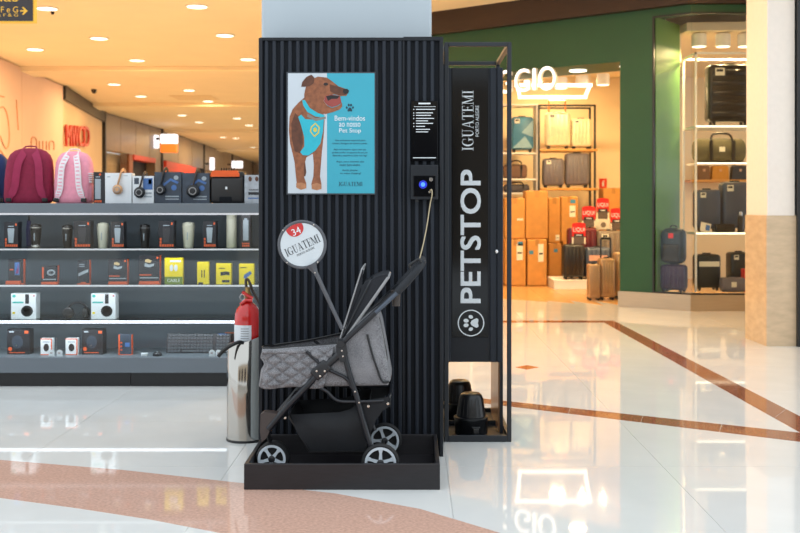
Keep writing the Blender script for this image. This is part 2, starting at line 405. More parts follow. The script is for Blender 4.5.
# further shopfronts
GINT = mat('shop_glow_wall', C(224,190,150), .5, var=.1, scale=3)
for k in range(3, 8):
    a, b = WP[k], WP[k+1]
    n = 4 if k == 3 else 3
    for j in range(n): wseg('fascia_panel', a, b, 2.75 if k < 5 else 2.7, CH-.03, TAUPE, 0, .3, j/n, (j+1)/n-.004)
    wseg('shop_post', a, b, 0, CH-.02, DARK, -.05, .3, .985, 1)
    if k == 3:
        wseg('shop_window', a, b, 0, 2.75, GLASS, .05, .06, .0, .40)
        wseg('shop_interior', a, b, 0, 2.75, GINT, .4, .5, .0, .46)
        wseg('doorway', a, b, 0, 2.6, mat('dark_doorway', C(30,20,16), .6), .3, .4, .46, .86)
        wseg('door_jamb', a, b, 0, 2.75, TAUPE, 0, .3, .86, .98); wseg('door_jamb', a, b, 0, 2.75, mat('rust_jamb', C(140,84,58), .5), 0.02, .3, .40, .46)
        wseg('door_header', a, b, 2.6, 2.75, REDL, -.02, .3, .46, .86)
    elif k == 4:
        wseg('shop_interior', a, b, 0, 2.4, GINT, .3, .4, .05, .98); wseg('awning', a, b, 2.4, 2.72, REDL, -.1, .3, .03, .72)
    else:
        wseg('shop_interior', a, b, 0, 2.7, GINT, .2, .3, 0, .98)
wf = struct(MB().box(-14, 4, 66, 66.3, 0, CH).build('wall_far', BEIGEW), 'far end wall of the corridor')
# illuminated blade signs
def blade(name, label, x0, x1, y0, y1, ys, Y):
    L = P((x0+x1)/2, y1, Y); r = thing(name, label, 'sign', tuple(L))
    MB(L).rbox(PX(x0,Y), PX(x1,Y), Y, Y+.25, PZ(ys,Y), PZ(y0,Y), .03).build('white_light_box', emit('sign_lightbox', (.92,.93,1.0), 1.5), r)
    if y1 > ys: MB(L).rbox(PX(x0,Y), PX(x1,Y), Y, Y+.25, PZ(y1,Y), PZ(ys,Y), .03).build('orange_band', emit('sign_orange', (1.0,.22,.03), .9), r)
    MB(L).tube([P(x0-4, (y0+ys)/2, Y+.1), P(x0, (y0+ys)/2, Y+.1)], .04, 6).build('bracket', DARK, r)
blade('blade_sign', 'lit white and orange sign jutting from the corridor shopfront', 160, 176.5, 134, 152.5, 143.5, 33.5)
blade('blade_sign', 'small white lit sign beside the orange one', 153, 157.5, 135, 148, 148, 34.5)
blade('blade_sign', 'far white lit sign above the black speaker', 231.5, 242, 161, 168, 168, 48)
blade('blade_sign', 'narrow lit sign left of the black speaker', 209.5, 213.5, 157.5, 170, 170, 44)

# ------------------------------------------------------------------ column behind the station
col = struct(MB().rbox(-.752, .098, 5.24, 6.0, 0, 5.2, .012).build('column', COLM), 'pale blue grey painted mall column rising behind the station')

# ------------------------------------------------------------------ right pillar and neighbouring shop edge
pr = struct(MB().box(3.045, 3.28, 9.0, 9.56, 1.12, CH+.1).build('wall_right', PILW), 'pale pillar with marble clad base at right edge')
MB().box(3.036, 3.29, 8.992, 9.568, 0, 1.12).build('marble_panel', MARBLE, pr)
MB().box(3.29, 3.34, 8.95, 9.56, 0, CH).build('door_frame', BLACKM, pr)
MB().box(3.34, 6.5, 9.2, 9.3, 0, .28).build('plinth', DARK, pr)
MB().box(3.34, 6.5, 9.22, 9.26, .28, CH).build('glass_pane', GLASS, pr)
MB().box(3.3, 6.5, 9.9, 10.0, 0, CH).build('panel', BEIGEW, pr)

# ------------------------------------------------------------------ luggage store shell
FO = Vector((1.28, 13.44)); FU = Vector((.794, -.608)); FN = Vector((.608, .794))
def fp(s, n=0.0): p = FO+FU*s+FN*n; return (p.x, p.y)
def fslab(name, s0, s1, n0, n1, z0, z1, m, parent): return MB().slab([fp(s0,n0), fp(s1,n0), fp(s1,n1), fp(s0,n1)], z0, z1).build(name, m, parent)
ws = struct(bpy.data.objects.new('wall_store', None), 'green luggage store facade set at an angle'); COL.objects.link(ws)
fslab('fascia', -3.0, 1.512, 0, .8, 2.92, 3.5, GREEN, ws)
fslab('green_pier', 1.512, 1.934, 0, .35, .185, 3.5, GREEN, ws)
MB().slab([fp(1.934), fp(2.4), (4.4, 11.99), (4.4, 12.2), fp(2.45, .2), fp(1.934, .2)], 3.41, 3.5).build('window_header', GREEN, ws)
MB().slab([fp(1.5,-.03), fp(2.405,-.03), (4.5, 11.96), (4.5, 12.3), fp(2.45, .3), fp(1.5,.3)], 0, .185).build('kerb', STEELK, ws)
MB().slab([fp(1.945,.03), fp(1.955,.03), fp(1.955,.72), fp(1.945,.72)], .185, 3.41).build('green_partition', mat('green_panel_lit', C(92,140,60), .5, var=.04), ws)  # brighter green paints in the light falling on the partition
MB().slab([fp(-3.0,-.1), fp(2.4,-.1), (4.6, 11.89), (4.6, 12.6), fp(2.4,.6), fp(-3.0,.9)], 3.5, CH).build('bulkhead', DKWOOD, ws)
w1 = struct(bpy.data.objects.new('window_1', None), 'display window of the luggage store'); COL.objects.link(w1)
fslab('pane', 1.945, 2.398, .01, .022, .185, 3.41, GLASS, w1)
MB().box(3.195, 4.4, 12.0, 12.012, .185, 3.41).build('pane', GLASS, w1)
fslab('window_frame', 1.93, 1.95, -.015, .03, .185, 3.41, BLACKM, w1)
MB().slab([fp(1.934,-.01), fp(2.4,-.01), (4.4, 11.98), (4.4, 12.02), fp(2.4,.03), fp(1.934,.03)], .185, .20).build('window_frame', BLACKM, w1)
MB().slab([fp(1.934,-.01), fp(2.4,-.01), (4.4, 11.98), (4.4, 12.02), fp(2.4,.03), fp(1.934,.03)], 3.395, 3.415).build('window_frame', BLACKM, w1)
wb = struct(MB().box(-1.2, 7, 17.2, 17.4, 0, 3.3).build('wall_store_back', STOREW), 'warm cream back wall of luggage store')
struct(MB().slab([fp(-3.0,.8), fp(-1,.8), fp(1.9,.8), (3.3, 12.6), (7, 12.3), (7, 17.3), (-1.2, 17.3)], 3.3, 3.4).build('ceiling_store', STOREW), 'cream ceiling of luggage store')
MB().slab([fp(-3.0,.8), fp(1.9,.8), fp(1.9,.9), fp(-3.0,.9)], 2.92, 3.4).build('inner_soffit', STOREW, ws)
struct(MB().box(3.6, 3.7, 14.6, 17.2, 0, 3.3).build('wall_store_right', STOREW), 'cream partition wall inside the luggage store')
wsf = struct(bpy.data.objects.new('floor_store', None), 'warm wooden floor of luggage store'); COL.objects.link(wsf)
for k in range(24):
    x0 = -1.0+k*.3; 
    MB().slab([(x0, max(13.3, FO.y-(x0-FO.x)*.766)), (x0+.297, max(12.0, FO.y-(x0+.3-FO.x)*.766) if x0 > .5 else max(13.3, FO.y-(x0+.3-FO.x)*.766)), (x0+.297, 17.2), (x0, 17.2)], -.01, .004).build('floor_plank', WOODF, wsf)
# store lamps
STR = None
def track_spot(px, py, Y, lab, power=25):
    p = P(px, py, Y)
    r = thing('track_spotlight', lab, 'spotlight', tuple(p), 0, 'white cylinder track spotlights')
    MB().lathe([(.09,-.07),(.09,.07),(.08,.085),(0,.085)], n=20).build('housing', WHITEM, r, 40)
    MB().lathe([(.08,-.072),(.08,-.066)], n=20).build('lens', LEDWARM, r)
    MB().tube([(0,0,.085),(0,0,3.29-p.z)], .015, 6).build('stem', WHITEM, r)
    area_lamp('spot_lamp', (0,0,-.09), .06, power, WARM_STORE, parent=r)
for x, y, l in ((561,83.5,'white cylinder spotlight nearest the glowing store letters'),(582,81.5,'white cylinder spotlight in the middle of the store opening'),(603,80,'white cylinder spotlight nearest the green pier')): track_spot(x, y, 14.6, l)
for x, l in ((699,'white cylinder spotlight at left over the window suitcase'),(723,'white cylinder spotlight in the middle over the window suitcase'),(745,'white cylinder spotlight over the window suitcase, touching the pillar')): track_spot(x, 41, 12.75, l, 12)
tag(MB(P(720,28,12.75)).box(PX(692,12.75), 4.3, 12.72, 12.78, PZ(29.5,12.75), PZ(27.5,12.75)).build('lighting_track', WHITEM), 'white lighting track above the window spotlights', 'lighting track').location = P(720,28,12.75)
pl = thing('pendant_light', 'rectangular glowing ring light hanging inside the store opening', 'ceiling light', tuple(P(556,90,15)))
L0 = P(556,90,15); z = PZ(90,15)
ring = [(PX(517,14.4), 14.4), (PX(590,14.4), 14.4), (PX(585,16.0), 16.0), (PX(520,16.0), 16.0)]
for i in range(4):
    a, b = Vector(ring[i]), Vector(ring[(i+1) % 4]); d = (b-a).normalized()*.03
    MB(L0).tube([(a.x-d.x,a.y-d.y,z),(b.x+d.x,b.y+d.y,z)], .024, 6).build('light_bar', LEDWARM, pl)
for a in ring: MB(L0).tube([(a[0],a[1],z),(a[0],a[1],3.3)], .006, 5).build('cable', WHITEM, pl)
for s, lab in ((.72,'flat downlight under green fascia near the letter O'),(1.42,'flat downlight under green fascia beside the pier')):
    p = fp(s, .42); d = thing('fascia_downlight', lab, 'downlight', (p[0], p[1], 2.92))
    MB().lathe([(.11,0),(.11,-.012),(0,-.012)], n=20).build('diffuser', DLITE, d); area_lamp('fascia_lamp', (0,0,-.03), .2, 12, WARM_STORE, parent=d)
# fill lamps without fixtures added deeper in the store, unseen behind fascia
struct(MB().slab([(-1.2,15.2),(-1.0,15.2),(-1.0,17.3),(-1.2,17.3)], 0, 3.8).build('wall_store_left', GREEN), 'green end wall of the luggage store behind the column')
for x, y in ((.2,15.2),(2.2,16.2),(4.2,14.2)):
    area_lamp('store_fill_lamp', (x, y, 3.25), .12, 40, WARM_STORE)  # bare lamp added to brighten the store interior
# store sign letters
sgn = thing('store_sign', 'glowing white store letters on the green fascia edge', 'sign', fp(-.2,-.05)+(2.6,))
def fpix(x, y, n=-.06):     # image point on facade plane offset n
    k = (x-CX)/F; o = FO+FN*n; t = (k*o.y-o.x)/(FU.x-k*FU.y); q = o+FU*t; return Vector((q.x, q.y, CAMZ-(y-HY)*q.y/F))
for s, x0, x1, yb0, yt0 in (('G',497,511,94,71),('G',514.5,529.5,92.5,69.5),('I',532.5,535.5,90.5,68.5),('O',538,555.5,91,67)):
    a, b, t = fpix(x0,yb0), fpix(x1,yb0-1), fpix(x0,yt0)
    a.z = b.z = (a.z+b.z)/2
    mb = MB(sgn.location); mb.patch(txt(s), a, b-a, Vector((0,0,t.z-a.z))); n0 = len(mb.v); dd = Vector((FN.x,FN.y,0))*.05
    o1 = mb.build('glowing_letter', SIGNW, sgn)
    m2 = MB(sgn.location); m2.v = [v for v in mb.v]; m2.f = []; ec = {}
    for f in mb.f:
        for i in range(len(f)): e = frozenset((f[i], f[(i+1) % len(f)])); ec[e] = ec.get(e, 0)+1
    m2.v += [v+dd for v in mb.v]
    for e, c in ec.items():
        if c == 1: i, j = tuple(e); m2.f.append([i, j, j+n0, i+n0]); m2.m.append(0)
    m2.build('letter_return', WHITEM, o1)

# atrium shell behind and beside the viewer (seen only in reflections)
bw = struct(MB().box(-14, 14, -9.3, -9, 0, 3.6).build('wall_back', mat('atrium_stone', C(190,172,150), .5, var=.06, scale=2)), 'pale stone wall of the atrium behind the viewer')
for i in range(5): MB().box(-11+i*4.6, -8.4+i*4.6, -9.02, -8.98, 0, 2.7).build('shop_opening', mat('shop_opening_dark', C(70,58,50), .5, var=.3, scale=2), bw)
# ------------------------------------------------------------------ pet stop station
SLATM = mat('charcoal_slat', C(31,37,47), .45, var=.14, scale=8, stretch=(6, 6, .5), spec=.35)
PANEL = mat('charcoal_panel', C(22,26,33), .45, var=.1, scale=5, spec=.35)
GAPM = mat('slat_backing', C(17,20,26), .7, spec=.2)
GLOSSK = mat('black_gloss', C(7,9,13), .08, var=.1, spec=.3)
LETW = mat('white_vinyl', C(228,234,238), .45, var=.02)
TRAYM = mat('tray_laminate', C(31,29,33), .45, var=.2, scale=14, stretch=(1, 1, 6))
PY = 5.05
SO = Vector((-.3, PY, 0))
st = thing('pet_stop_station', 'black slatted pet stop kiosk with steel frame wrapped around the column', 'kiosk', tuple(SO))
XL, XM, XR, ZT = PX(260, PY), PX(403.5, PY), PX(442, PY), PZ(38, PY)
MB(SO).box(XL, XM-.004, PY+.012, PY+.16, 0, ZT-.006).build('backing_board', GAPM, st)
MB(SO).box(XM+.002, XR, PY+.012, PY+.16, 0, ZT-.004).build('backing_board', GAPM, st)
pitch = .0378; z0 = 0
s0 = MB().rbox(-.0092, .0092, 0, .024, 0, ZT-.012, .004, 1).build('slat', SLATM, st)
xs = [XL+.030+i*pitch for i in range(18)]+[XM+.026+i*pitch for i in range(4)]
for i, x in enumerate(xs):
    o = s0 if i == 0 else ecopy(s0, st); o.location = Vector((x, PY, .002))-SO
MB(SO).rbox(XL-.006, XL+.012, PY-.004, PY+.17, 0, ZT, .002, 1).build('edge_trim', PANEL, st)
MB(SO).rbox(XM-.006, XM+.006, PY+.004, PY+.1, 0, ZT, .002, 1).build('joint_trim', PANEL, st)
MB(SO).rbox(XR-.012, XR+.006, PY-.004, PY+.42, 0, ZT+.004, .002, 1).build('edge_trim', PANEL, st)
MB(SO).box(XL, XM, PY-.002, PY+.17, ZT-.012, ZT+.002).build('top_cap', PANEL, st)
MB(SO).box(XM, XR, PY-.002, PY+.17, ZT-.012, ZT+.006).build('top_cap', PANEL, st)
# steel frame
FM = mat('steel_frame_black', C(28,33,40), .4, var=.05)
FY0, FY1, FT = 5.36, 6.10, PZ(42, 5.36)
fx0, fx1 = .165, PX(511.5, FY0); w = .022
for x in (fx0, fx1-w):
    for y in (FY0, FY1-w):
        MB(SO).rbox(x, x+w, y, y+w, 0, FT, .002, 1).build('frame_post', FM, st)
for y in (FY0, FY1-w):
    MB(SO).rbox(fx0+w, fx1-w, y, y+w, FT-w, FT, .002, 1).build('frame_rail', FM, st)
    MB(SO).rbox(fx0+w, fx1-w, y, y+w, 0, w*1.5, .002, 1).build('frame_rail', FM, st)
for x in (fx0, fx1-w):
    MB(SO).rbox(x, x+w, FY0+w, FY1-w, FT-w, FT, .002, 1).build('frame_rail', FM, st)
    MB(SO).rbox(x, x+w, FY0+w, FY1-w, 0, w*1.5, .002, 1).build('frame_rail', FM, st)
MB(SO).box(fx0+w, fx1-w, FY0+w, FY1-w, .004, .012).build('base_plate', FM, st)
MB(SO).rbox(fx0+w, fx1-w, 5.72, 5.745, .012, .035, .002, 1).build('cross_bar', FM, st)
# door
DY = 5.50; dz0, dz1 = PZ(362, DY), PZ(68, DY); dx = [PX(x, DY) for x in (441, 452, 488, 503)]
dr = MB(SO).rbox(dx[0], dx[3], DY, DY+.05, dz0, dz1, .002, 1).build('door', PANEL, st)
MB(SO).rbox(dx[1], dx[2], DY-.004, DY+.002, dz0+.13, dz1, .001, 1).build('gloss_panel', GLOSSK, dr)
for a, b in ((441.5,444.5),(446,450.5),(490,496),(497,502.6)):
    MB(SO).rbox(PX(a,DY), PX(b,DY), DY-.008, DY+.002, dz0, dz1+.001, .002, 1).build('stile_slat', SLATM, dr)
MB(SO).lathe([(0,-.012),(.006,-.012),(.0095,-.009),(.0095,0)], P(496.3,251.5,DY-.008), 'y', 16).build('lock', mat('chrome', C(220,222,225), .15, 1.0), dr, 40)
TAN = mat('tan_laminate', C(168,120,84), .3, var=.08)
MB(SO).box(.462, dx[3], DY+.05, 6.07, .012, dz1).build('side_panel', PANEL, st)
MB(SO).box(.456, .462, DY+.05, 6.07, .012, dz0+.02).build('inner_lining', TAN, st)
MB(SO).box(.462, dx[3], DY+.002, DY+.05, .012, dz0).build('door_leg', PANEL, st)
# door lettering (reads bottom to top)
def vfit(mb, vf, x0, x1, ytop, ybot, Y):   # text up-direction = -x in image, reading upwards
    o = P(x1, ybot, Y); mb.patch(vf, o, (0, 0, PZ(ytop,Y)-PZ(ybot,Y)), (PX(x0,Y)-PX(x1,Y), 0, 0))
ly = DY-.0055
lt = MB(SO)
for ch, yt, yb in (('P',283,302.5),('E',263.5,280),('T',244.5,262),('S',227,242.5),('T',208,225.5),('O',188.5,207.5),('P',169.5,186)):
    pass
for i, (ox, oy) in enumerate(((-.5,-.6),(.5,-.6),(-.5,.6),(.5,.6),(0,0))): vfit(lt, txt('PETSTOP'), 460.8+ox, 480.4+ox, 170.2+oy, 302.6+oy, ly-i*.0004)
lt2 = lt.build('lettering', LETW, dr)
lt = MB(SO); vfit(lt, serif('IGUATEMI'), 462, 473.5, 90.5, 150.5, ly); vfit(lt, txt('PORTO ALEGRE'), 475.5, 479, 105.5, 136.5, ly); lt.build('lettering', LETW, dr)
c = P(471, 323, ly); ring = MB(SO)
def ringpts(c, r0, r1, n=40):
    vs = []; fs = []
    for i in range(n):
        a = 2*math.pi*i/n
        vs += [(c.x+r0*math.cos(a), c.y, c.z+r0*math.sin(a)), (c.x+r1*math.cos(a), c.y, c.z+r1*math.sin(a))]
        k = (i+1) % n; fs.append((2*i, 2*i+1, 2*k+1, 2*k))
    return vs, fs
u = DY/F
ring.add(*ringpts(c, 13.3*u, 12.2*u)); o = P(477.5, 331, ly)
ring.patch(paw(), P(478.5, 331, ly), (0, 0, 16*u), (-15*u, 0, 0)); ring.build('paw_emblem', LETW, dr)

# poster -----------------------------------------------------------
QY = 5.040
po = thing('poster', 'turquoise welcome poster with a brown dog in a harness, fixed to the slats', 'poster', tuple(P(331, 194, QY)))
PO = P(331, 194, QY)
TURQ = mat('poster_turquoise', C(58,164,186), .35, var=.03, scale=6)
MB(PO).box(PX(286.5,QY), PX(375.5,QY), QY, QY+.004, PZ(194.6,QY), PZ(72,QY)).build('backing', mat('acrylic_back', C(60,66,74), .3), po)
MB(PO).box(PX(288,QY), PX(327,QY), QY-.001, QY, PZ(193.3,QY), PZ(73.3,QY)).build('photo_background', mat('poster_grey', C(196,204,212), .35, var=.05, scale=3), po)
MB(PO).box(PX(327,QY), PX(374.5,QY), QY-.001, QY, PZ(193.3,QY), PZ(73.3,QY)).build('text_panel', TURQ, po)
def pp(l): return [(PX(280+a*.2531, QY), PZ(65+b*.2531, QY)) for a, b in l]
FUR = mat('print_fur', C(140,84,54), .4, var=.28, scale=45); FUR2 = mat('print_fur_dark', C(92,52,34), .4, var=.25, scale=45); FUR3 = mat('print_fur_light', C(176,120,84), .4, var=.15, scale=45)
HARN = mat('print_harness', C(40,176,196), .4, var=.06); INK = mat('print_ink', C(30,26,28), .4); TONG = mat('print_tongue', C(150,66,60), .4); PYEL = mat('print_yellow', C(214,190,70), .4)
def layer(name, pts, m, d): MB(PO).prism(pp(pts), QY-.001-d*.0003, QY-.0012-d*.0003).build(name, m, po)
def ell(cx, cy, rx, ry, n=14): return [(cx+rx*math.cos(2*math.pi*i/n), cy+ry*math.sin(2*math.pi*i/n)) for i in range(n)]
layer('printed_hind_leg', [(78,380),(100,385),(104,425),(100,440),(86,440),(80,415)], FUR2, 1)
layer('printed_dog_body', [(95,130),(72,150),(50,175),(38,205),(35,260),(40,310),(50,350),(58,385),(62,430),(66,465),(64,482),(80,492),(104,486),(104,468),(96,445),(94,405),(104,365),(130,350),(134,395),(132,440),(124,470),(126,490),(146,494),(164,490),(164,470),(158,440),(162,390),(166,340),(172,285),(176,220),(170,180),(140,170)], FUR, 2)
layer('printed_shoulder', [(60,190),(45,230),(46,290),(58,340),(80,350),(92,310),(88,250),(76,205)], FUR2, 2.5)
layer('printed_paw', [(64,468),(66,486),(84,493),(104,487),(102,470),(84,464)], FUR3, 3)
layer('printed_paw', [(125,472),(126,490),(146,495),(164,490),(163,472),(146,466)], FUR3, 3)
layer('printed_dog_head', [(104,80),(122,58),(150,46),(185,50),(208,66),(230,84),(264,96),(272,106),(262,122),(240,123),(215,116),(196,118),(180,122),(172,142),(186,160),(206,170),(230,162),(245,150),(246,164),(236,176),(210,186),(180,194),(140,186),(108,172),(96,150),(96,115)], FUR, 4)
layer('printed_muzzle', [(196,76),(230,86),(262,96),(268,108),(258,120),(236,120),(214,112),(198,104)], FUR2, 5)
layer('printed_mouth', [(180,122),(204,117),(238,123),(243,150),(228,160),(206,167),(186,158),(173,142)], TONG, 5)
layer('printed_mouth_shade', [(182,124),(204,119),(236,124),(226,134),(204,134),(190,142)], INK, 6)
layer('printed_nose', [(250,96),(266,94),(273,102),(270,112),(258,116),(248,108)], INK, 6)
layer('printed_eye', ell(181,76,9,6), INK, 6)
layer('printed_ear', [(84,86),(88,68),(104,48),(124,38),(136,50),(134,72),(118,84),(98,86)], FUR2, 5)
layer('printed_harness', [(72,205),(84,196),(100,214),(130,216),(160,206),(174,214),(170,262),(160,310),(140,338),(112,358),(90,356),(80,344),(96,322),(96,286),(84,240)], HARN, 5)
layer('printed_collar', [(88,140),(98,138),(118,170),(150,190),(176,198),(174,208),(140,204),(108,186),(92,160)], HARN, 6)
layer('printed_chain', [(110,192),(140,210),(180,204),(182,212),(142,222),(106,204)], mat('print_grey', C(130,124,118), .3), 6.5)
layer('printed_badge', [(122,244),(140,228),(158,246),(154,270),(136,286),(118,262)], PYEL, 7)
layer('printed_badge_inner', [(126,247),(140,234),(153,248),(149,267),(136,279),(123,262)], HARN, 8)
layer('printed_badge_mark', ell(139,256,7,9), PYEL, 9)
ty = QY-.0025
tm = MB(PO)
def pfit(mb, s, a0, a1, b0, b1):
    vf = serif(s) if s == 'IGUATEMI' else txt(s); fit(mb, vf, 280+a0*.2531, 280+a1*.2531, 65+b0*.2531, 65+b1*.2531, ty)
pfit(tm, 'Bem-vindos', 216,336,200,220); pfit(tm, 'ao nosso', 234,318,228,244); pfit(tm, 'Pet Stop', 234,320,250,272); tm.build('white_lettering', LETW, po)
tm = MB(PO)
for s, a0, a1, b in (('Um ambiente especial para',218,338,294),('nossos Amigos de quatro patas.',206,346,306),('Aqui você encontra alguns itens que',212,340,330),('podem auxiliar no passeio do seu pet',206,346,342),('deixando a experiência ainda mais legal',208,344,354),('Aqui, seus animais são',222,332,378),('muito bem-vindos.',236,318,390),('Aceita passear',246,308,412),('no nosso shopping?',238,320,424)):
    pfit(tm, s, a0, a1, b, b+9)
pfit(tm, 'IGUATEMI', 232, 326, 462, 478); vv = paw(); fit(tm, vv, 280+260*.2531, 280+292*.2531, 65+153*.2531, 65+184*.2531, ty); tm.build('dark_lettering', mat('print_dark', C(24,56,72), .4), po)
SHN = mat('film_glint', C(150,214,226), .2)

# instruction plate
ip = thing('instruction_plate', 'small black instruction plate with white lines above the card reader', 'plate', tuple(P(424, 161, 5.04)))
IO = P(424, 161, 5.04)
MB(IO).rbox(PX(411,5.04), PX(437.5,5.04), 5.04, 5.046, PZ(161,5.04), PZ(101,5.04), .001, 1).build('plate', GLOSSK, ip)
t = MB(IO); t.off = IO
t.box(PX(418.5,5.04), PX(430.5,5.04), 5.0388, 5.0392, PZ(104.2,5.04), PZ(102.8,5.04))
for y, a, b in ((106.5,414,435.5),):
    t.box(PX(a,5.04), PX(b,5.04), 5.0388, 5.0392, PZ(y+.35,5.04), PZ(y,5.04))
for y, w in ((109,19),(112.5,17),(115,15),(118,18),(120.5,12),(123,17),(126,9),(129,14),(131.5,12)):
    if w > 14 or y == 126: t.box(PX(413.3,5.04), PX(414.2,5.04), 5.0388, 5.0392, PZ(y+.9,5.04), PZ(y,5.04))
    t.box(PX(416,5.04), PX(416+w,5.04), 5.0388, 5.0392, PZ(y+.75,5.04), PZ(y,5.04))
t.box(PX(413,5.04), PX(436,5.04), 5.0388, 5.0392, PZ(158.2,5.04), PZ(157.4,5.04))
t.build('printed_lines', LETW, ip)
# card reader
cr = thing('card_reader', 'black unlocking box with blue light mounted on the slats', 'card reader', tuple(P(424, 199, 5.04)))
KO = P(424, 199, 5.04)
MB(KO).rbox(PX(410.5,5.02), PX(438,5.02), 5.0, 5.048, PZ(199.5,5.02), PZ(165,5.02), .003).build('housing', PANEL, cr)
MB(KO).rbox(PX(413.5,5), PX(435.5,5), 4.994, 5.001, PZ(196.5,5), PZ(175.5,5), .002).build('screen_glass', GLOSSK, cr)
b = emit('blue_led', (.03,.10,1.0), 4); MB(KO).lathe([(0,-.003),(.009,-.003),(.011,0)], P(423,184.5,4.994), 'y', 18).build('blue_light', b, cr)
MB(KO).add(*ringpts(P(423,184.5,4.9915), .019, .014)).build('glow_halo', emit('blue_halo', (.02,.04,.8), .5), cr)  # emissive ring stands in for the halo around the blue light
MB(KO).lathe([(0,-.006),(.009,-.006),(.011,0)], P(431,179.5,4.994), 'y', 16).build('button', mat('chrome', C(220,222,225), .15, 1.0), cr, 40)
MB(KO).lathe([(.006,-.02),(.006,.0)], P(429.5,192,4.994), 'y', 12).build('cable_gland', mat('chrome', C(220,222,225), .15, 1.0), cr)
for x in (417, 432): MB(KO).box(PX(x-1.5,5.02), PX(x+1.5,5.02), 5.01, 5.03, PZ(202,5.02), PZ(199,5.02)).build('bracket', BLACKM, cr)
CORD = mat('beige_cord', C(176,160,128), .5)
cb = MB(P(429, 192, 4.97)); cb.tube(spline([P(429.5,192,4.975), P(431.5,189.5,4.94), P(432,195,4.93), P(430,205,4.93), P(427,225,4.88), P(423.5,243,4.80), P(419.5,259,4.72)], 6), .0028, 6)
ob = tag(cb.build('tether_cord', CORD), 'thin beige tether cord from card reader down to stroller handle', 'cord'); ob.location = P(429, 192, 4.97)

# water bowls / dispensers inside frame
BINM = mat('black_plastic', C(18,19,22), .3, var=.1)
BIN = None
for (x, y, lab) in ((.309, 5.50, 'black plastic feeding bucket in front under the glossy door'), (.268, 5.90, 'black plastic feeding bucket standing behind the front one')):
    r = thing('feeding_bucket', lab, 'bucket', (x, y, .012), 0, 'feeding buckets under the door')
    if BIN is None:
        a = MB().lathe([(.0,0),(.078,0),(.086,.008),(.086,.078),(.090,.082),(.090,.092),(.076,.096),(.070,.14),(.062,.19),(.056,.205),(.045,.214),(.02,.216),(0,.216)], n=32, cap=False).build('body', BINM, r, 45)
        b = MB()
        for k in range(20):
            an = 2*math.pi*k/20
            b.tube([(.0745*math.cos(an),.0745*math.sin(an),.10),(.0605*math.cos(an),.0605*math.sin(an),.19)], .0025, 5)
        b = b.build('ribs', BINM, r)
        c = MB().rbox(.005,.035,-.108,-.08,.012,.05,.004).rbox(-.002,.042,-.098,-.082,.045,.056,.003).build('spout', BINM, r)
        BIN = (a, b, c)
    else:
        for o in BIN: ecopy(o, r)

# ------------------------------------------------------------------ stroller tray
TO = Vector((-.2975, 4.75, 0)); x0, x1, y0, y1, h, tk = -.714, .119, 4.46, 5.044, .11, .018
tr = thing('stroller_tray', 'low black wooden tray on the floor under the stroller', 'tray', tuple(TO))
MB(TO).box(x0+tk, x1-tk, y0+tk, y1-tk, 0, .015).build('bottom_board', TRAYM, tr)
MB(TO).rbox(x0, x1, y0, y0+tk, 0, h, .002, 1).build('front_board', TRAYM, tr)
MB(TO).rbox(x0, x1, y1-tk, y1, 0, h, .002, 1).build('back_board', TRAYM, tr)
MB(TO).rbox(x0, x0+tk, y0+tk, y1-tk, 0, h, .002, 1).build('side_board', TRAYM, tr)
MB(TO).rbox(x1-tk, x1, y0+tk, y1-tk, 0, h, .002, 1).build('side_board', TRAYM, tr)

# ------------------------------------------------------------------ pet stroller
def fabric(name, c, c2):
    m = bpy.data.materials.new(name); m.use_nodes = True; nt = m.node_tree; b = nt.nodes['Principled BSDF']; MATS[name] = m
    tc = nt.nodes.new('ShaderNodeTexCoord'); n1 = nt.nodes.new('ShaderNodeTexNoise'); n1.inputs['Scale'].default_value = 260; n1.inputs['Detail'].default_value = 2
    n2 = nt.nodes.new('ShaderNodeTexNoise'); n2.inputs['Scale'].default_value = 14
    nt.links.new(tc.outputs['Object'], n1.inputs['Vector']); nt.links.new(tc.outputs['Object'], n2.inputs['Vector'])
    mx = nt.nodes.new('ShaderNodeMath'); mx.operation = 'MULTIPLY_ADD'; mx.inputs[1].default_value = .75; nt.links.new(n1.outputs[0], mx.inputs[0]); 
    m3 = nt.nodes.new('ShaderNodeMath'); m3.operation = 'MULTIPLY'; m3.inputs[1].default_value = .25; nt.links.new(n2.outputs[0], m3.inputs[0]); nt.links.new(m3.outputs[0], mx.inputs[2])
    r = nt.nodes.new('ShaderNodeValToRGB'); r.color_ramp.elements[0].position = .36; r.color_ramp.elements[1].position = .64
    r.color_ramp.elements[0].color = c; r.color_ramp.elements[1].color = c2
    nt.links.new(mx.outputs[0], r.inputs[0]); nt.links.new(r.outputs[0], b.inputs['Base Color']); b.inputs['Roughness'].default_value = .9
    bp = nt.nodes.new('ShaderNodeBump'); bp.inputs['Strength'].default_value = .35; bp.inputs['Distance'].default_value = .002; nt.links.new(n1.outputs[0], bp.inputs['Height']); nt.links.new(bp.outputs[0], b.inputs['Normal'])
    return m
GREYF = fabric('heather_grey_fabric', C(84,84,88), C(150,150,154))
PIPE = mat('light_piping', C(150,150,152), .7); NAVY = mat('navy_nylon', C(12,15,21), .75, var=.25, scale=9, bump=.5)
TUBEM = mat('stroller_tube', C(24,27,34), .32, var=.08); PLAST = mat('stroller_plastic', C(30,31,35), .4, var=.06); FOAM = mat('grip_foam', C(34,37,43), .75, var=.1, scale=80)
TYRE = mat('tyre_rubber', C(26,26,28), .7, var=.1); RIM = mat('rim_grey', C(196,204,212), .4, var=.02); RIVET = mat('rivet', C(210,200,190), .25, .9)
MESHD = mat('canopy_mesh', C(30,33,40), .8, var=.35, scale=220); BRN = mat('fork_cover', C(66,58,56), .5)
YN, YF = 4.615, 4.95
RO = Vector((-.33, 4.78, .015))
sr = thing('pet_stroller', 'grey and black pet stroller with folded canopy parked in the tray', 'stroller', tuple(RO))
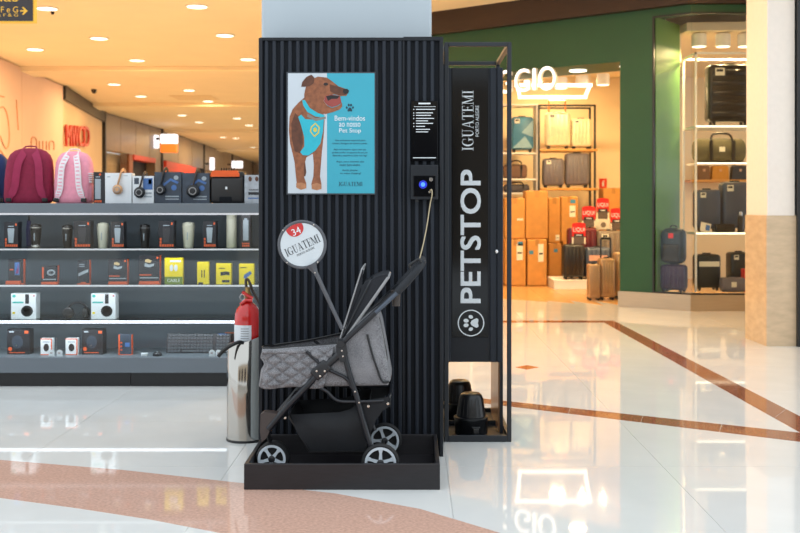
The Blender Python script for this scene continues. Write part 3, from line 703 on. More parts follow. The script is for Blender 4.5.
def S(x, y, far=0, dy=0.0):
    p = P(x, y, YN); return Vector((p.x, (YF-dy) if far else (YN+dy), p.z))
def S2(l): return [(PX(x, YN), PZ(y, YN)) for x, y in l]
# tub
poly = [(262,348.5),(300,346),(340,342.5),(352,333),(366,320),(377,311.5),(381,326),(384.5,345),(388,366),(390.5,380),(388,385.5),(351,386.5),(304,387),(265,389),(258.5,386),(261,375),(263.5,364),(260.5,357)]
pts = S2(poly); pts2 = S2([(262,356),(300,350)]+poly[2:]); n = len(pts); mb = MB(RO)
cxp = sum(p[0] for p in pts)/n; czp = sum(p[1] for p in pts)/n
def shr(p, k): d = Vector((p[0]-cxp, p[1]-czp)); l = d.length; return (p[0]-d.x/l*k, p[1]-d.y/l*k)
rings = []
for y, k in ((YN-.012, .03), (YN-.004, .006), (YN+.012, 0), ((YN+YF)/2, -.002), (YF-.012, 0), (YF+.004, .006), (YF+.012, .03)):
    q_ = pts if y < (YN+YF)/2-.01 else pts2 if y > (YN+YF)/2+.01 else [((a[0]+b[0])/2, (a[1]+b[1])/2) for a, b in zip(pts, pts2)]
    rings.append([(a, y, b) for a, b in (shr(p, k) for p in q_)])
vs = [v for r in rings for v in r]; fs = []
for i in range(len(rings)-1):
    for j in range(n):
        if j in (0, 1) and 1 <= i <= 4: continue        # open top
        fs.append((i*n+j, i*n+(j+1) % n, (i+1)*n+(j+1) % n, (i+1)*n+j))
fs.append(list(range(n))); fs.append([(len(rings)-1)*n+j for j in range(n)])
mb.add(vs, fs); tub = mb.build('fabric_tub', GREYF, sr, 50)
# quilted side panel
mb = MB(RO); NU, NV = 72, 36; vs = []; fs = []
for i in range(NU+1):
    for j in range(NV+1):
        u, v = i/NU, j/NV
        top = Vector((262.5+u*72, 350-u*4)); bot = Vector((257.5+u*66, 387.5-u*.5+1.2*math.sin(u*9)))
        q = top+(bot-top)*v; q.x += (-2.5*math.sin(math.pi*min(1, v*2.2))+3.5*math.exp(-((v-.38)/.1)**2))*(1-u)**4
        a = (q.x*.9+q.y*1.25)/15.0; b2 = (q.x*.9-q.y*1.25)/15.0
        puff = min(abs(math.sin(math.pi*a)), abs(math.sin(math.pi*b2)))**.6
        edge = min(1, v*9)*min(1, (1-v)*9)*min(1, u*10)
        w = P(q.x, q.y, YN); vs.append((w.x, YN-.014-.009*puff*edge*1.9-.002*edge+(1-min(1, u*7))**2*.05, w.z))
for i in range(NU):
    for j in range(NV): fs.append((i*(NV+1)+j, (i+1)*(NV+1)+j, (i+1)*(NV+1)+j+1, i*(NV+1)+j+1))
mb.add(vs, fs); q = mb.build('quilted_panel', GREYF, tub, 80)
so = q.modifiers.new('thick', 'SOLIDIFY'); so.thickness = .004
# rim piping and front bar
rim = MB(RO); rim.tube(spline([S(341,343), S(300,347), S(268,348.5), S(262,348,0,.03), Vector((PX(260,YN), (YN+YF)/2, PZ(351,YN))), S(262,355,1,.03), S(268,354.5,1), S(300,350,1), S(341,341.5,1)], 6), .005, 7); rim.build('rim_piping', BLACKM, tub, 60)
MB(RO).tube([S(263,351,0,-.022), S(306,350.5,0,-.024)], .0115, 10).build('front_bar', GREYF, sr, 60)
# zipper
zp = MB(RO); zp.tube(spline([S(367.5,334,0,-.017), S(372,352,0,-.018), S(377,367,0,-.018), S(381,378,0,-.017), S(384,381.5,0,-.015), S(389,381.5,0,-.005)], 5), .005, 6); zp.build('zipper', BLACKM, tub, 60)
zp = MB(RO); zp.tube(spline([S(379,318,0,.03), S(383,338,0,.03), S(386.5,356,0,.03), S(386.5,371,0,.03)], 5), .008, 6, flat=.5); zp.build('strap', BLACKM, tub, 60)
# main frame, both sides
for far in (0, 1):
    d = -.024 if not far else -.014
    T = lambda pts_, r, nm, m=TUBEM, fl=1.0: MB(RO).tube([S(x, y, far, d) for x, y in pts_], r, 10, flat=fl).build(nm, m, sr, 60)
    T([(342.5,342),(398,291)], .0125, 'handle_tube')
    MB(RO).tube(spline([S(341,338,far,d), S(349,370,far,d), S(357,396,far,d), S(364,422,far,d), Vector((PX(371.5,YN), (4.585 if not far else 4.95), PZ(447,YN)))], 5), .012, 10).build('rear_leg', TUBEM, sr, 60)
    T([(341,352),(321,370)], .017, 'slide_tube', PLAST)
    T([(325,367),(289,404),(269,428)], .0145, 'front_leg')
    MB(RO).tube(spline([S(307,350.5,far,d), S(314,357,far,d), S(324,366,far,d), S(337,372.5,far,d), S(347,378,far,d), S(352,387,far,d)], 5), .0075, 8).build('link_bar', TUBEM, sr, 60)
    jb = MB(RO); cpt = S(321.5, 369, far, d)
    jb.rbox(-.042, .042, -.017, .017, -.027, .027, .008); jb.v = [Matrix.Rotation(-.75, 3, 'Y') @ v + cpt for v in jb.v]; jo = jb.build('joint_bracket', PLAST, sr, 50)
    rv = MB(RO)
    for x, y in ((317.5,369.5),(321,374.5),(325.5,369.5)): rv.lathe([(0,-.004),(.0045,-.003),(.005,0)], S(x, y, far, d-.017), 'y', 10)
    rv.build('rivets', RIVET, jo)
    hg = MB(RO).lathe([(0,-.02),(.015,-.02),(.018,-.014),(.018,.014),(0,.014)], S(341.5,343,far,d), 'y', 18).build('hinge', PLAST, sr, 40)
    hh = MB(RO); hh.prism([(S(x,y).x, S(x,y).z) for x, y in ((336.5,344),(346.5,342),(348,352),(345,361),(341,361),(337,351))], (YN-.04 if not far else YF), (YN-.028 if not far else YF+.012)); hh.build('hinge_plate', PLAST, sr)
    rv = MB(RO)
    for x, y in ((342.5,349.5),(343.5,355),(355.5,390),(359.5,401)): rv.lathe([(0,-.004),(.0035,-.003),(.004,0)], S(x, y, far, d-.013), 'y', 10)
    rv.build('rivets', RIVET, sr)
# handle: padded U grip
hp = [S(397.5,291.5,0,-.024), S(408,280.5,0,-.024), S(417,270,0,-.02), S(421,264.5,0,.0), S(422.5,262.5,0,.04), S(422.5,262.5,1,.04), S(421,264.5,1,0), S(417,270,1,-.01), S(408,280.5,1,-.014), S(397.5,291.5,1,-.014)]
MB(RO).tube(spline(hp, 6), .0165, 12).build('handle_grip', FOAM, sr, 60)
hk = MB(RO); hk.tube(spline([S(411,268,0,-.02), S(409.5,265,0,-.02), S(413.5,262,0,-.02), S(418.5,259,0,-.02), S(421,262,0,-.02)], 5), .006, 8); hk.build('handle_hook', BLACKM, sr, 60)
hc = MB(RO); hc.tube([S(376,312,0,-.036), S(397,292.5,0,-.036)], .009, 8); hc.build('handle_sleeve', mat('grey_sleeve', C(70,80,94), .35), sr, 60)
cu = MB(RO); c0 = S(396,306,0,.0); cu.lathe([(0,0),(.017,0),(.019,.03),(.021,.062),(.024,.066),(.024,.07)], c0, 'z', 16); cu.build('cup_holder', mat('dark_brown_plastic', C(52,44,40), .4), sr, 45)
MB(RO).tube([S(391,291), c0+Vector((0,0,.066))], .006, 6).build('cup_bracket', PLAST, sr)
# canopy, folded back: two bows and mesh between
def bow(top, base, nm, m, r):
    a0, a1 = S(base[0],base[1],0,-.01), S(top[0],top[1],0,.03); b1, b0 = S(top[0],top[1],1,.03), S(base[0],base[1],1,-.005)
    t0 = S(top[0],top[1],0,.0); t1 = S(top[0],top[1],1,0)
    d = (a1-a0)*.06
    pt = [a0, a0+(t0-a0)*.5, t0-d, a1, (a1+b1)/2, b1, t1-d, b0+(t1-b0)*.5, b0]
    return MB(RO).tube(spline(pt, 5), r, 8, flat=.6).build(nm, m, sr, 60)
bow((362,268.5), (340.5,338), 'canopy_bow', PIPE, .006)
bow((388.5,277), (343,342), 'canopy_bow', PIPE, .0065)
bow((371,280), (342,338), 'canopy_rib', TUBEM, .005)
can = MB(RO)
A = [(341.5,340),(352,310),(362,285),(366,282.5),(372,279),(380,275.5),(386.5,274.2),(388.5,277),(380,290),(366,310),(352,329)]
for yy in (YN+.004, YF-.004): can.add([(a, yy, b) for a, b in S2(A)], [list(range(len(A)))])
can.add([S(362,287,0), S(372,279.2,0), S(381,275.5,0), S(388,275.5,0), S(362,287,1), S(372,279.2,1), S(381,275.5,1), S(388,275.5,1)], [(0,1,5,4),(1,2,6,5),(2,3,7,6)])
can.add([S(341,338,0,.004), S(352,303,0,.004), S(361.5,270,0,.004), S(363.5,270,0,.004), S(361,290,0,.004)], [(0,1,2,3,4)])
c = can.build('canopy_mesh', MESHD, sr); so = c.modifiers.new('thick', 'SOLIDIFY'); so.thickness = .003
# basket
bk = MB(RO)
rimp = [(288.5,415),(320,413),(340,412),(350,409),(358,403.5),(369,402.5)]
bot = [(308,451.5),(318,451.8),(340,452),(350,452),(358,451.8),(365.5,451)]
vs = []; fs = []
ys = [YN+.005, YN-.006, YN-.004, YN+.03]
cols = []
for (a, b) in zip(rimp, bot):
    ptop, pbot = S(*a), S(*b)
    col_ = [Vector((ptop.x, YN-.004, ptop.z)), Vector(((ptop.x+pbot.x)/2, YN-.012, (ptop.z+pbot.z)/2)), Vector((pbot.x, YN+.01, pbot.z)), Vector((pbot.x, YF-.01, pbot.z)), Vector(((ptop.x+pbot.x)/2, YF+.012, (ptop.z+pbot.z)/2)), Vector((ptop.x, YF+.004, ptop.z))]
    cols.append(col_)
for c_ in cols: vs += c_
for i in range(len(cols)-1):
    for j in range(5): fs.append((i*6+j, (i+1)*6+j, (i+1)*6+j+1, i*6+j+1))
fs.append(tuple(range(6))); fs.append(tuple((len(cols)-1)*6+j for j in range(6)))
bk.add(vs, fs); bo = bk.build('basket', NAVY, sr, 60); so = bo.modifiers.new('thick', 'SOLIDIFY'); so.thickness = .004
ed = MB(RO); ed.tube([S(289,415.5,0,-.008), S(308.5,451,0,.002)], .004, 6); ed.tube([S(308,451.5,0,.002), S(365,451,0,.002)], .0035, 6); ed.build('basket_piping', BLACKM, bo, 60)
MB(RO).tube(spline([S(321,387.5,0,-.01), S(328,391.5,0,-.015), S(334,397.5,0,-.018), S(341,400.5,0,-.02), S(356,400.8,0,-.02), S(380,400.5,0,-.01), S(387.5,399,0,.01), S(390,396,0,.06), S(390,396,1,.06), S(386,399,1,0), S(356,400.5,1,-.01), S(341,400,1,-.01), S(333,397,1,-.01), S(321,387.5,1,-.005)], 5), .0075, 8).build('basket_rim', TUBEM, sr, 60)
sk = MB(RO); sk.prism(S2([(356,401),(389,396.5),(389.5,406),(383,410),(376,420),(372,430),(366,440),(362,420)]), YN-.012, YN-.008)
sk.prism(S2([(356,401),(389,396.5),(389.5,406),(383,410),(376,420),(372,430),(366,440),(362,420)]), YF+.004, YF+.008)
sk.add([S(389.5,396,0,-.01), S(390,408,0,-.01), S(390,408,1,0), S(389.5,396,1,0)], [(0,1,2,3)]); sk.build('basket_back', NAVY, sr)
rv = MB(RO)
for x, y in ((368.5,405.5),(388,403)): rv.lathe([(0,-.004),(.006,-.003),(.0065,0)], S(x, y, 0, -.015), 'y', 12)
rv.lathe([(0,-.004),(.005,-.003),(.006,0)], S(286,416.5,0,-.03), 'y', 10); rv.build('snaps', RIVET, sr)
# front fork covers and axles
fc = MB(RO); fc.prism(S2([(261.5,413),(265,411),(279,412.5),(281,415),(272,427),(267,437),(262.5,441),(261,430)]), YN-.032, YN+.03); fc.build('fork_cover', BRN, sr)
MB(RO).tube(spline([S(266,430,0,.0), S(268,440,0,.04), Vector((PX(273,4.68), 4.68, .09))], 4), .010, 8).build('fork', BLACKM, sr, 60)
MB(RO).tube([Vector((PX(380.6,4.55),4.57,.098)), Vector((PX(380.6,4.55),4.97,.098))], .008, 8).build('rear_axle', BLACKM, sr)
MB(RO).tube([S(287,406,0,-.02), S(287,406,1,0)], .007, 8).build('cross_bar', TUBEM, sr)
# wheels
def make_wheel(R, wd, rr):
    t = MB().lathe([(rr-.002,-wd/2+.002),(R-.008,-wd/2),(R-.002,-wd/2+.006),(R,0),(R-.002,wd/2-.006),(R-.008,wd/2),(rr-.002,wd/2-.002)], (0,0,0), 'y', 36, cap=False).build('wheel', TYRE, None, 50)
    m = MB().lathe([(rr-.012,-wd/2+.004),(rr-.010,-wd/2-.003),(rr,-wd/2-.002),(rr,wd/2),(rr-.009,wd/2)], (0,0,0), 'y', 36, cap=False)
    for k in range(5):
        a = math.pi/2+2*math.pi*(k+.5)/5; c_, s_ = math.cos(a), math.sin(a)
        pts_ = [(.012,-.008),(.012,.008),(rr*.6,.0055),(rr-.006,.011),(rr-.006,-.011),(rr*.6,-.0055)]
        m.prism([(p*c_-q_*s_, p*s_+q_*c_) for p, q_ in pts_], -wd/2-.001, -wd/2+.006)
    ri = m.build('rim', RIM, t, 40)
    h = MB().lathe([(0,-wd/2-.006),(.010,-wd/2-.006),(.015,-wd/2-.003),(.017,-wd/2+.008)], (0,0,0), 'y', 20).build('hub', PLAST, t, 40)
    bk_ = MB().lathe([(0,.0),(rr-.004,.0),(rr-.004,.003),(0,.003)], (0,0,0), 'y', 24).build('back_disc', TYRE, t)
    return [t, ri, h, bk_]
def place_wheel(ws_, loc, rz=0, first=False):
    L = ws_ if first else [ecopy(ws_[0])]
    if not first:
        for o in ws_[1:]: ecopy(o, L[0])
    L[0].parent = sr; L[0].location = Vector(loc)-RO; L[0].rotation_euler = (0, random.random()*2, rz)
wr = make_wheel(.082, .036, .068); place_wheel(wr, (PX(380.6,4.55), 4.545, .097), 0, True); place_wheel(wr, (PX(384.8,4.98), 4.975, .097))
wf_ = make_wheel(.072, .032, .062); place_wheel(wf_, (PX(272.5,4.667), 4.655, .0872), 0, True); place_wheel(wf_, (PX(274.5,4.7), 4.695, .0872), 0)

# ------------------------------------------------------------------ round paddle sign
YP = 4.56; k = YP/F; ca, sa = math.cos(math.radians(25)), math.sin(math.radians(25)); pc = P(302, 244.6, YP)
pd = thing('paddle_sign', 'round white numbered paddle sign on a grey stick, stuck in the stroller', 'sign', tuple(P(341, 330, YP)))
DO = Vector(pd.location)
def D(u, v, dy=0): return Vector((pc.x+(u*ca-v*sa)*k, YP+dy, pc.z+(u*sa+v*ca)*k))
PGREY = mat('paddle_grey', C(84,86,92), .45)
NS = 48
out = [D(24.6*math.cos(2*math.pi*i/NS), 24.6*math.sin(2*math.pi*i/NS)) for i in range(NS)]
m = MB(DO); vv = [Vector((p.x, YP+.002, p.z)) for p in out]+[Vector((p.x, YP+.012, p.z)) for p in out]
m.add(vv, [tuple(range(NS)), tuple(range(2*NS-1, NS-1, -1))]+[(i, (i+1) % NS, NS+(i+1) % NS, NS+i) for i in range(NS)])
m.tube([D(23*math.cos(2*math.pi*i/NS), 23*math.sin(2*math.pi*i/NS), .004) for i in range(NS)], 1.7*k, 8, closed=True); m.build('round_frame', PGREY, pd, 50)
m = MB(DO); m.add([D(21.6*math.cos(2*math.pi*i/NS), 21.6*math.sin(2*math.pi*i/NS), 0) for i in range(NS)], [tuple(range(NS))]); m.build('white_disc', mat('paddle_white', C(204,211,216), .4, var=.02), pd)
bad = []
for i in range(25):
    a = math.pi+math.pi*i/24; bad.append((8.7*math.cos(a)+.3, 17.5+8.0*math.sin(a)))
top = [(21.5*math.sin(t), 21.5*math.cos(t)) for t in [math.radians(24-48*i/10) for i in range(11)]]
m = MB(DO); pl_ = bad+top; m.add([D(a, b, -.0008) for a, b in pl_], [tuple(range(len(pl_)))]); m.build('red_badge', mat('badge_red', C(198,52,52), .4), pd)
m = MB(DO); m.patch(txt('34'), D(-4.0,11.2,-.0016), D(5,0)-D(-3.8,0), D(0,6.8)-D(0,0)); o = m.build('number', LETW, pd)
m = MB(DO); m.patch(serif('IGUATEMI'), D(-18.5,-5.0,-.0012), D(18.5,0)-D(-18.5,0), D(0,8.0)-D(0,0)); m.patch(txt('PORTO ALEGRE'), D(-9,-8.8,-.0012), D(10,0)-D(-9,0), D(0,2)-D(0,0)); m.build('lettering', mat('sign_ink', C(40,46,54), .5), pd)
m = MB(DO); m.tube([D(0,-22,.008), D(0,-27,.008), D(.5,-32,.008), D(.5,-94,.008)], [6.5*k, 4.2*k, 2.4*k, 2.2*k], 10, flat=.9); m.build('stick', PGREY, pd, 60)
m = MB(DO)
for u_, v_ in ((-11,21),(19,13),(-21,-10),(7,-22.5),(0,-31)): m.lathe([(0,-.003),(.003,-.002),(.0035,0)], D(u_, v_, -.004), 'y', 8)
m.build('screws', RIVET, pd)

# ------------------------------------------------------------------ fire extinguisher and steel holder
STEEL = mat('polished_steel', C(176,172,166), .1, 1.0, var=.03, scale=3, stretch=(1, 1, .2)); EX, EY, ER = -.858, 5.42, .097
eh = thing('extinguisher_holder', 'shiny stainless steel cylinder stand holding the extinguisher', 'stand', (EX, EY, 0))
m = MB(); NT = 48; vs = []; fs = []
zt = lambda a, r: .513+.030*math.cos(a)-.012*math.sin(a)*-1
prof = [(ER, .012), (ER, .25), (ER, None), (ER-.003, 't2'), (ER-.006, None), (ER-.006, .25), (ER-.006, .03)]
for r, z in prof:
    for j in range(NT):
        a = 2*math.pi*j/NT; zz = z if isinstance(z, float) else .513+.028*math.cos(a)+.006*math.sin(a)+(.004 if z == 't2' else 0)
        vs.append((r*math.cos(a), r*math.sin(a), zz))
for i in range(len(prof)-1):
    for j in range(NT): fs.append((i*NT+j, i*NT+(j+1) % NT, (i+1)*NT+(j+1) % NT, (i+1)*NT+j))
fs.append(tuple((len(prof)-1)*NT+j for j in range(NT)))
m.add(vs, fs).build('steel_cylinder', STEEL, eh, 45)
MB().lathe([(ER+.003,0),(ER+.003,.012),(ER-.01,.014)], n=40).build('base_ring', BLACKM, eh, 40)
fe = thing('fire_extinguisher', 'red fire extinguisher standing in the steel cylinder', 'fire extinguisher', (EX+.01, EY, .032))
FO2 = Vector((EX+.01, EY, .032)); RED = mat('extinguisher_red', C(196,20,18), .2, var=.04, coat=.6)
hz = lambda y: PZ(y, EY)-FO2.z
MB().lathe([(.0,0),(.06,0),(.068,.01),(.068,hz(320)),(.066,hz(314)),(.058,hz(309)),(.042,hz(305)),(.026,hz(302.5)),(.019,hz(300)),(.019,hz(297))], n=36, cap=False).build('cylinder', RED, fe, 50)
MB().lathe([(.02,hz(298.5)),(.022,hz(297)),(.022,hz(294)),(.014,hz(292)),(.012,hz(287)),(0,hz(287))], n=18).build('valve', mat('brass', C(140,112,70), .3, .9), fe, 40)
m = MB(); m.add([], []); vs = []; fs = []
for i in range(15):
    a = math.radians(-172+i*7.6)
    for z in (hz(345), hz(324)): vs.append((.0688*math.cos(a), .0688*math.sin(a), z))
for i in range(14): fs.append((2*i, 2*i+2, 2*i+3, 2*i+1))
lb_ = m.add(vs, fs).build('label', mat('label_white', C(214,220,226), .4, var=.03), fe)
m = MB(); 
for j in range(7):
    z = hz(327+j*2.4); vs = []; fs = []
    for i in range(8):
        a = math.radians(-112+i*5)
        for dz in (0, -.004): vs.append((.0692*math.cos(a), .0692*math.sin(a), z+dz))
    for i in range(7): fs.append((2*i, 2*i+2, 2*i+3, 2*i+1))
    m.add(vs, fs)
m.build('label_text', mat('label_grey', C(130,134,140), .5), lb_)
pxl = lambda x, y, dy=0.0: Vector((PX(x,EY)-FO2.x, dy, PZ(y,EY)-FO2.z))
m = MB(); m.tube([pxl(241.5,304,-.03), pxl(247,299.5,-.03), pxl(253.5,300,-.03)], .009, 8, flat=.8); m.tube([pxl(243,291.5,-.025), pxl(248,295,-.025), pxl(253.5,298,-.025)], .009, 8, flat=.8); m.build('lever', RED, fe, 60)
m = MB(); c_ = pxl(243,297,-.02); m.tube([c_+Vector((.013*math.cos(2*math.pi*i/20), 0, .015*math.sin(2*math.pi*i/20))) for i in range(20)], .0018, 6, closed=True); m.build('safety_pin_ring', mat('chrome', C(220,222,225), .15, 1.0), fe, 60)
m = MB(); m.tube(spline([pxl(246.5,290,.01), pxl(245.5,283,.01), pxl(246,279.3,.01), pxl(248.5,281,.01), pxl(253,292,.01), pxl(259,304,.02)], 5), .012, 8, flat=.6); m.build('carry_handle', mat('handle_brown', C(70,58,50), .4), fe, 60)
m = MB(); m.tube(spline([pxl(248,343,-.080), pxl(243,339.5,-.1), pxl(235,342.5,-.115), pxl(228,347,-.12), pxl(222.5,353,-.12)], 6), .0095, 10); m.build('hose', BLACKM, fe, 60)
# ------------------------------------------------------------------ display counter (left)
KY = 7.0
GREYC = mat('counter_grey', C(104,112,120), .4, var=.04, scale=3); GREYB = mat('counter_back', C(92,104,114), .5, var=.05, scale=2); PLINTH = mat('plinth_black', C(22,23,26), .4)
SHG = glass('shelf_glass', (.86,.95,.92,1), 1.0); CGL = glass('counter_glass', (.96,.98,.98,1), .5)
kz = lambda y: CAMZ-(y-HY)*KY/F
kx0, kx1 = -3.6, -.88; KO2 = Vector((-2.2, KY, 0))
kc = thing('display_counter', 'grey glass-fronted display counter with lit shelves', 'display counter', tuple(KO2))
ZTOP = kz(203.3)
MB(KO2).rbox(kx0, kx1, KY, KY+.5, kz(213), ZTOP, .003, 1).build('top_slab', GREYC, kc)
MB(KO2).box(kx0, kx1, KY+.46, KY+.5, kz(373), kz(213)).build('back_panel', GREYB, kc)
MB(KO2).rbox(kx0, kx1, KY, KY+.46, kz(373), kz(357.5), .003, 1).build('deck', GREYC, kc)
MB(KO2).box(kx0, PX(130,KY), KY+.01, KY+.48, 0, kz(373)).build('plinth', PLINTH, kc)
MB(KO2).box(PX(130,KY)+.004, kx1, KY+.01, KY+.48, 0, kz(373)).build('plinth', PLINTH, kc)
MB(KO2).box(kx1-.02, kx1, KY, KY+.46, kz(357.5), kz(213)).build('end_panel', GREYC, kc)
MB(KO2).box(kx0, kx1-.02, KY+.012, KY+.022, kz(214.9), kz(213)).build('led_strip', LEDW, kc)
LEDB = emit('led_bright', (.90,.92,1.0), 2.2)
SH = []
for yt, led in ((248.7, LEDW), (285.2, LEDW), (321.0, LEDB)):
    z = kz(yt); g = MB(KO2).box(kx0, kx1-.02, KY+.03, KY+.46, z-.008, z).build('glass_shelf', SHG, kc); SH.append(z)
    MB(KO2).box(kx0, kx1-.02, KY+.016, KY+.03, z-(.011 if led is LEDW else .017), z-.001).build('led_strip', led, g)
ZD = kz(357.5)
for zz_, pw in ((kz(215), 2.2), (SH[0]-.016, 2.2), (SH[1]-.016, 2.2), (SH[2]-.024, 4)):
    area_lamp('shelf_led_lamp', Vector(((kx0+kx1)/2, KY+.04, zz_))-KO2, kx1-kx0-.1, pw, (.9,.94,1.0), rot=(math.radians(25),0,0), shape='RECTANGLE', size_y=.012, parent=kc)
for a, b in ((-100,56),(56,215),(215,282)):
    MB(KO2).box(PX(a,KY)+.001, min(PX(b,KY)-.001, kx1-.02), KY+.003, KY+.007, kz(357.5), kz(215)).build('glass_pane', CGL, kc)

# ---- products
ORG = mat('pack_orange', C(226,96,48), .45); PKB = mat('pack_black', C(34,34,40), .4, var=.08); PKW = mat('pack_white', C(226,230,234), .45, var=.02); PKY = mat('pack_yellow', C(240,214,20), .45, var=.02)
PKG = mat('pack_slate', C(58,68,82), .4, var=.25, scale=14); GRYP = mat('pack_grey_print', C(160,170,178), .45); TEAL = mat('pack_teal', C(60,180,170), .45); BLUP = mat('pack_blue', C(70,110,170), .4); PNKP = mat('pack_pink', C(220,80,130), .4)
def pbox(name, label, x0, x1, y0, zb, Y, m, prints=(), rz=0, depth=.05, group=None, edge=None):
    """upright carton: image columns x0..x1, top row y0, standing at height zb; prints = (part name, material, polygon in 0..1)"""
    w = (x1-x0)*Y/F; h = PZ(y0, Y)-zb; r = thing(name, label, 'box', (PX((x0+x1)/2, Y), Y+depth/2, zb), rz, group)
    MB().rbox(-w/2, w/2, -depth/2, depth/2, 0, h, .0015, 1).build('carton', m, r)
    if edge:
        MB().box(w/2-.0005, w/2+.0008, -depth/2+.001, depth/2-.001, .001, h-.001).build('edge_band', edge, r); MB().box(-w/2, w/2, -depth/2-.0008, -depth/2+.0005, 0, h*.03).build('edge_band', edge, r)
    for nm, pm, pg in prints:
        if isinstance(pg, str): t = MB(); t.patch(txt(pg.split('|')[0]), (-w/2+float(pg.split('|')[1])*w, -depth/2-.0012, float(pg.split('|')[2])*h), (float(pg.split('|')[3])*w,0,0), (0,0,float(pg.split('|')[4])*h)); t.build(nm, pm, r)
        else: MB().prism([(-w/2+a*w, b*h) for a, b in pg], -depth/2-.0010, -depth/2-.0001).build(nm, pm, r)
    return r
Rr = lambda a, b, c, d: [(a,c),(b,c),(b,d),(a,d)]
def E(cx, cy, rx, ry, n=16): return [(cx+rx*math.cos(2*math.pi*i/n), cy+ry*math.sin(2*math.pi*i/n)) for i in range(n)]
def icons(): 
    return [('printed_icon', ORG, Rr(.08+.155*k,.08+.155*k+.12,.05,.14)) for k in range(6)]+[('printed_icon', ORG, Rr(.08,.20,.16+.12*k,.25+.12*k)) for k in range(2)]
def cupbox(label, x0, x1, y0, light=True):
    pm = GRYP if light else mat('pack_print_dark', C(60,58,62), .4)
    pbox('tumbler_box', label, x0, x1, y0, SH[0], 7.12, PKB, [('printed_tumbler', pm, [(.33,.2),(.66,.2),(.74,.72),(.72,.76),(.28,.76),(.26,.72)]), ('printed_logo', ORG, E(.86,.90,.06,.05)), ('printed_title', GRYP, Rr(.3,.7,.82,.85))]+icons(), depth=.07, group='tumbler boxes on the first glass shelf')
cupbox('black tumbler box with pale cup print, leftmost on the top glass shelf', 4, 18, 222)
cupbox('black tumbler box with dark print beside the first black tumbler', 73.5, 90.5, 221, False)
cupbox('black tumbler box with pale cup print right of the first cream tumbler', 111, 124, 221.5)
cupbox('black tumbler box with dark print between black and second cream tumbler', 158.5, 174, 221, False)
cupbox('black tumbler box with pale cup print right of the second cream tumbler', 203, 216, 221)
pbox('bottle_box', 'tall narrow black bottle box at right end of top glass shelf', 241, 250.5, 213.8, SH[0], 7.12, PKB, [('printed_bottle', GRYP, Rr(.22,.78,.22,.82)), ('printed_cap', GRYP, Rr(.34,.66,.82,.87))]+[('printed_icon', ORG, Rr(.12+.2*k,.28+.2*k,.04,.09)) for k in range(4)]+[('printed_icon', ORG, Rr(.12+.2*k,.28+.2*k,.11,.15)) for k in range(4)], depth=.07)
CREAM = mat('cream_enamel', C(214,210,190), .4, var=.02); BLKE = mat('black_enamel', C(36,33,33), .35, var=.05); SILV = mat('silver_rim', C(196,192,186), .25, .8)
def tumbler(label, xc, y0, half, m, rim):
    Y = 7.2; r = thing('tumbler', label, 'tumbler', (PX(xc, Y), Y, SH[0]), 0, 'insulated tumblers'); h = PZ(y0, Y)-SH[0]; R = half*Y/F
    MB().lathe([(0,0),(R*.72,0),(R*.76,.004),(R,h*.82),(R,h*.84)], n=24).build('cup', m, r, 40)
    MB().lathe([(R*1.01,h*.80),(R*1.03,h*.81),(R*1.03,h*.855),(R*1.0,h*.86)], n=24).build('rim_band', rim, r, 40)
    MB().lathe([(R*.98,h*.86),(R*.98,h*.93),(R*.85,h*.97),(R*.5,h*.97),(R*.45,h),(0,h)], n=24).build('lid', m, r, 40)
    t = MB(); t.rbox(-.003,.003,-R*.92-.001,-R*.9,h*.3,h*.6,.0005,1); t.build('printed_mark', GRYP, r)
tumbler('black tumbler with silver rim and silver base, second item on top glass shelf', 36, 223.5, 5.4, BLKE, SILV)
tumbler('black tumbler with grey rim left of the first dark printed box', 67.5, 224.5, 5.3, BLKE, SILV)
tumbler('cream tumbler, left one of the two', 103, 222.5, 5.9, CREAM, CREAM)
tumbler('black tumbler in the middle of the top glass shelf', 145, 224, 5.2, BLKE, mat('grey_rim', C(90,90,92), .4))
tumbler('cream tumbler, right one of the two', 188.5, 222, 6.2, CREAM, CREAM)
MB().lathe([(.028,0),(.031,.002),(.031,.016),(.030,.018)], n=20).build('base_band', SILV, [o for o in bpy.data.objects if o.name == 'tumbler'][0], 40)
Y = 7.2; fk = thing('flask', 'tall cream steel flask near the right end of top glass shelf', 'flask', (PX(231.7,Y), Y, SH[0])); h = PZ(214.5,Y)-SH[0]
MB().lathe([(0,0),(.033,0),(.036,.004),(.036,h*.86),(.034,h*.88)], n=24).build('body', CREAM, fk, 40); MB().lathe([(.033,h*.88),(.035,h*.89),(.035,h*.99),(.03,h),(0,h)], n=24).build('cap', CREAM, fk, 40)
um = thing('folded_umbrella', 'slim purple folded umbrella standing behind the first tumbler', 'umbrella', (PX(29,7.33), 7.33, SH[0])); h = .22
MB().lathe([(0,0),(.018,.005),(.02,.12),(.014,.18),(.006,.185)], n=14).build('canopy', mat('purple_cloth', C(60,58,96), .7), um, 50); MB().lathe([(.007,.18),(.008,.215),(0,.217)], n=10).build('handle', BLACKM, um, 50)

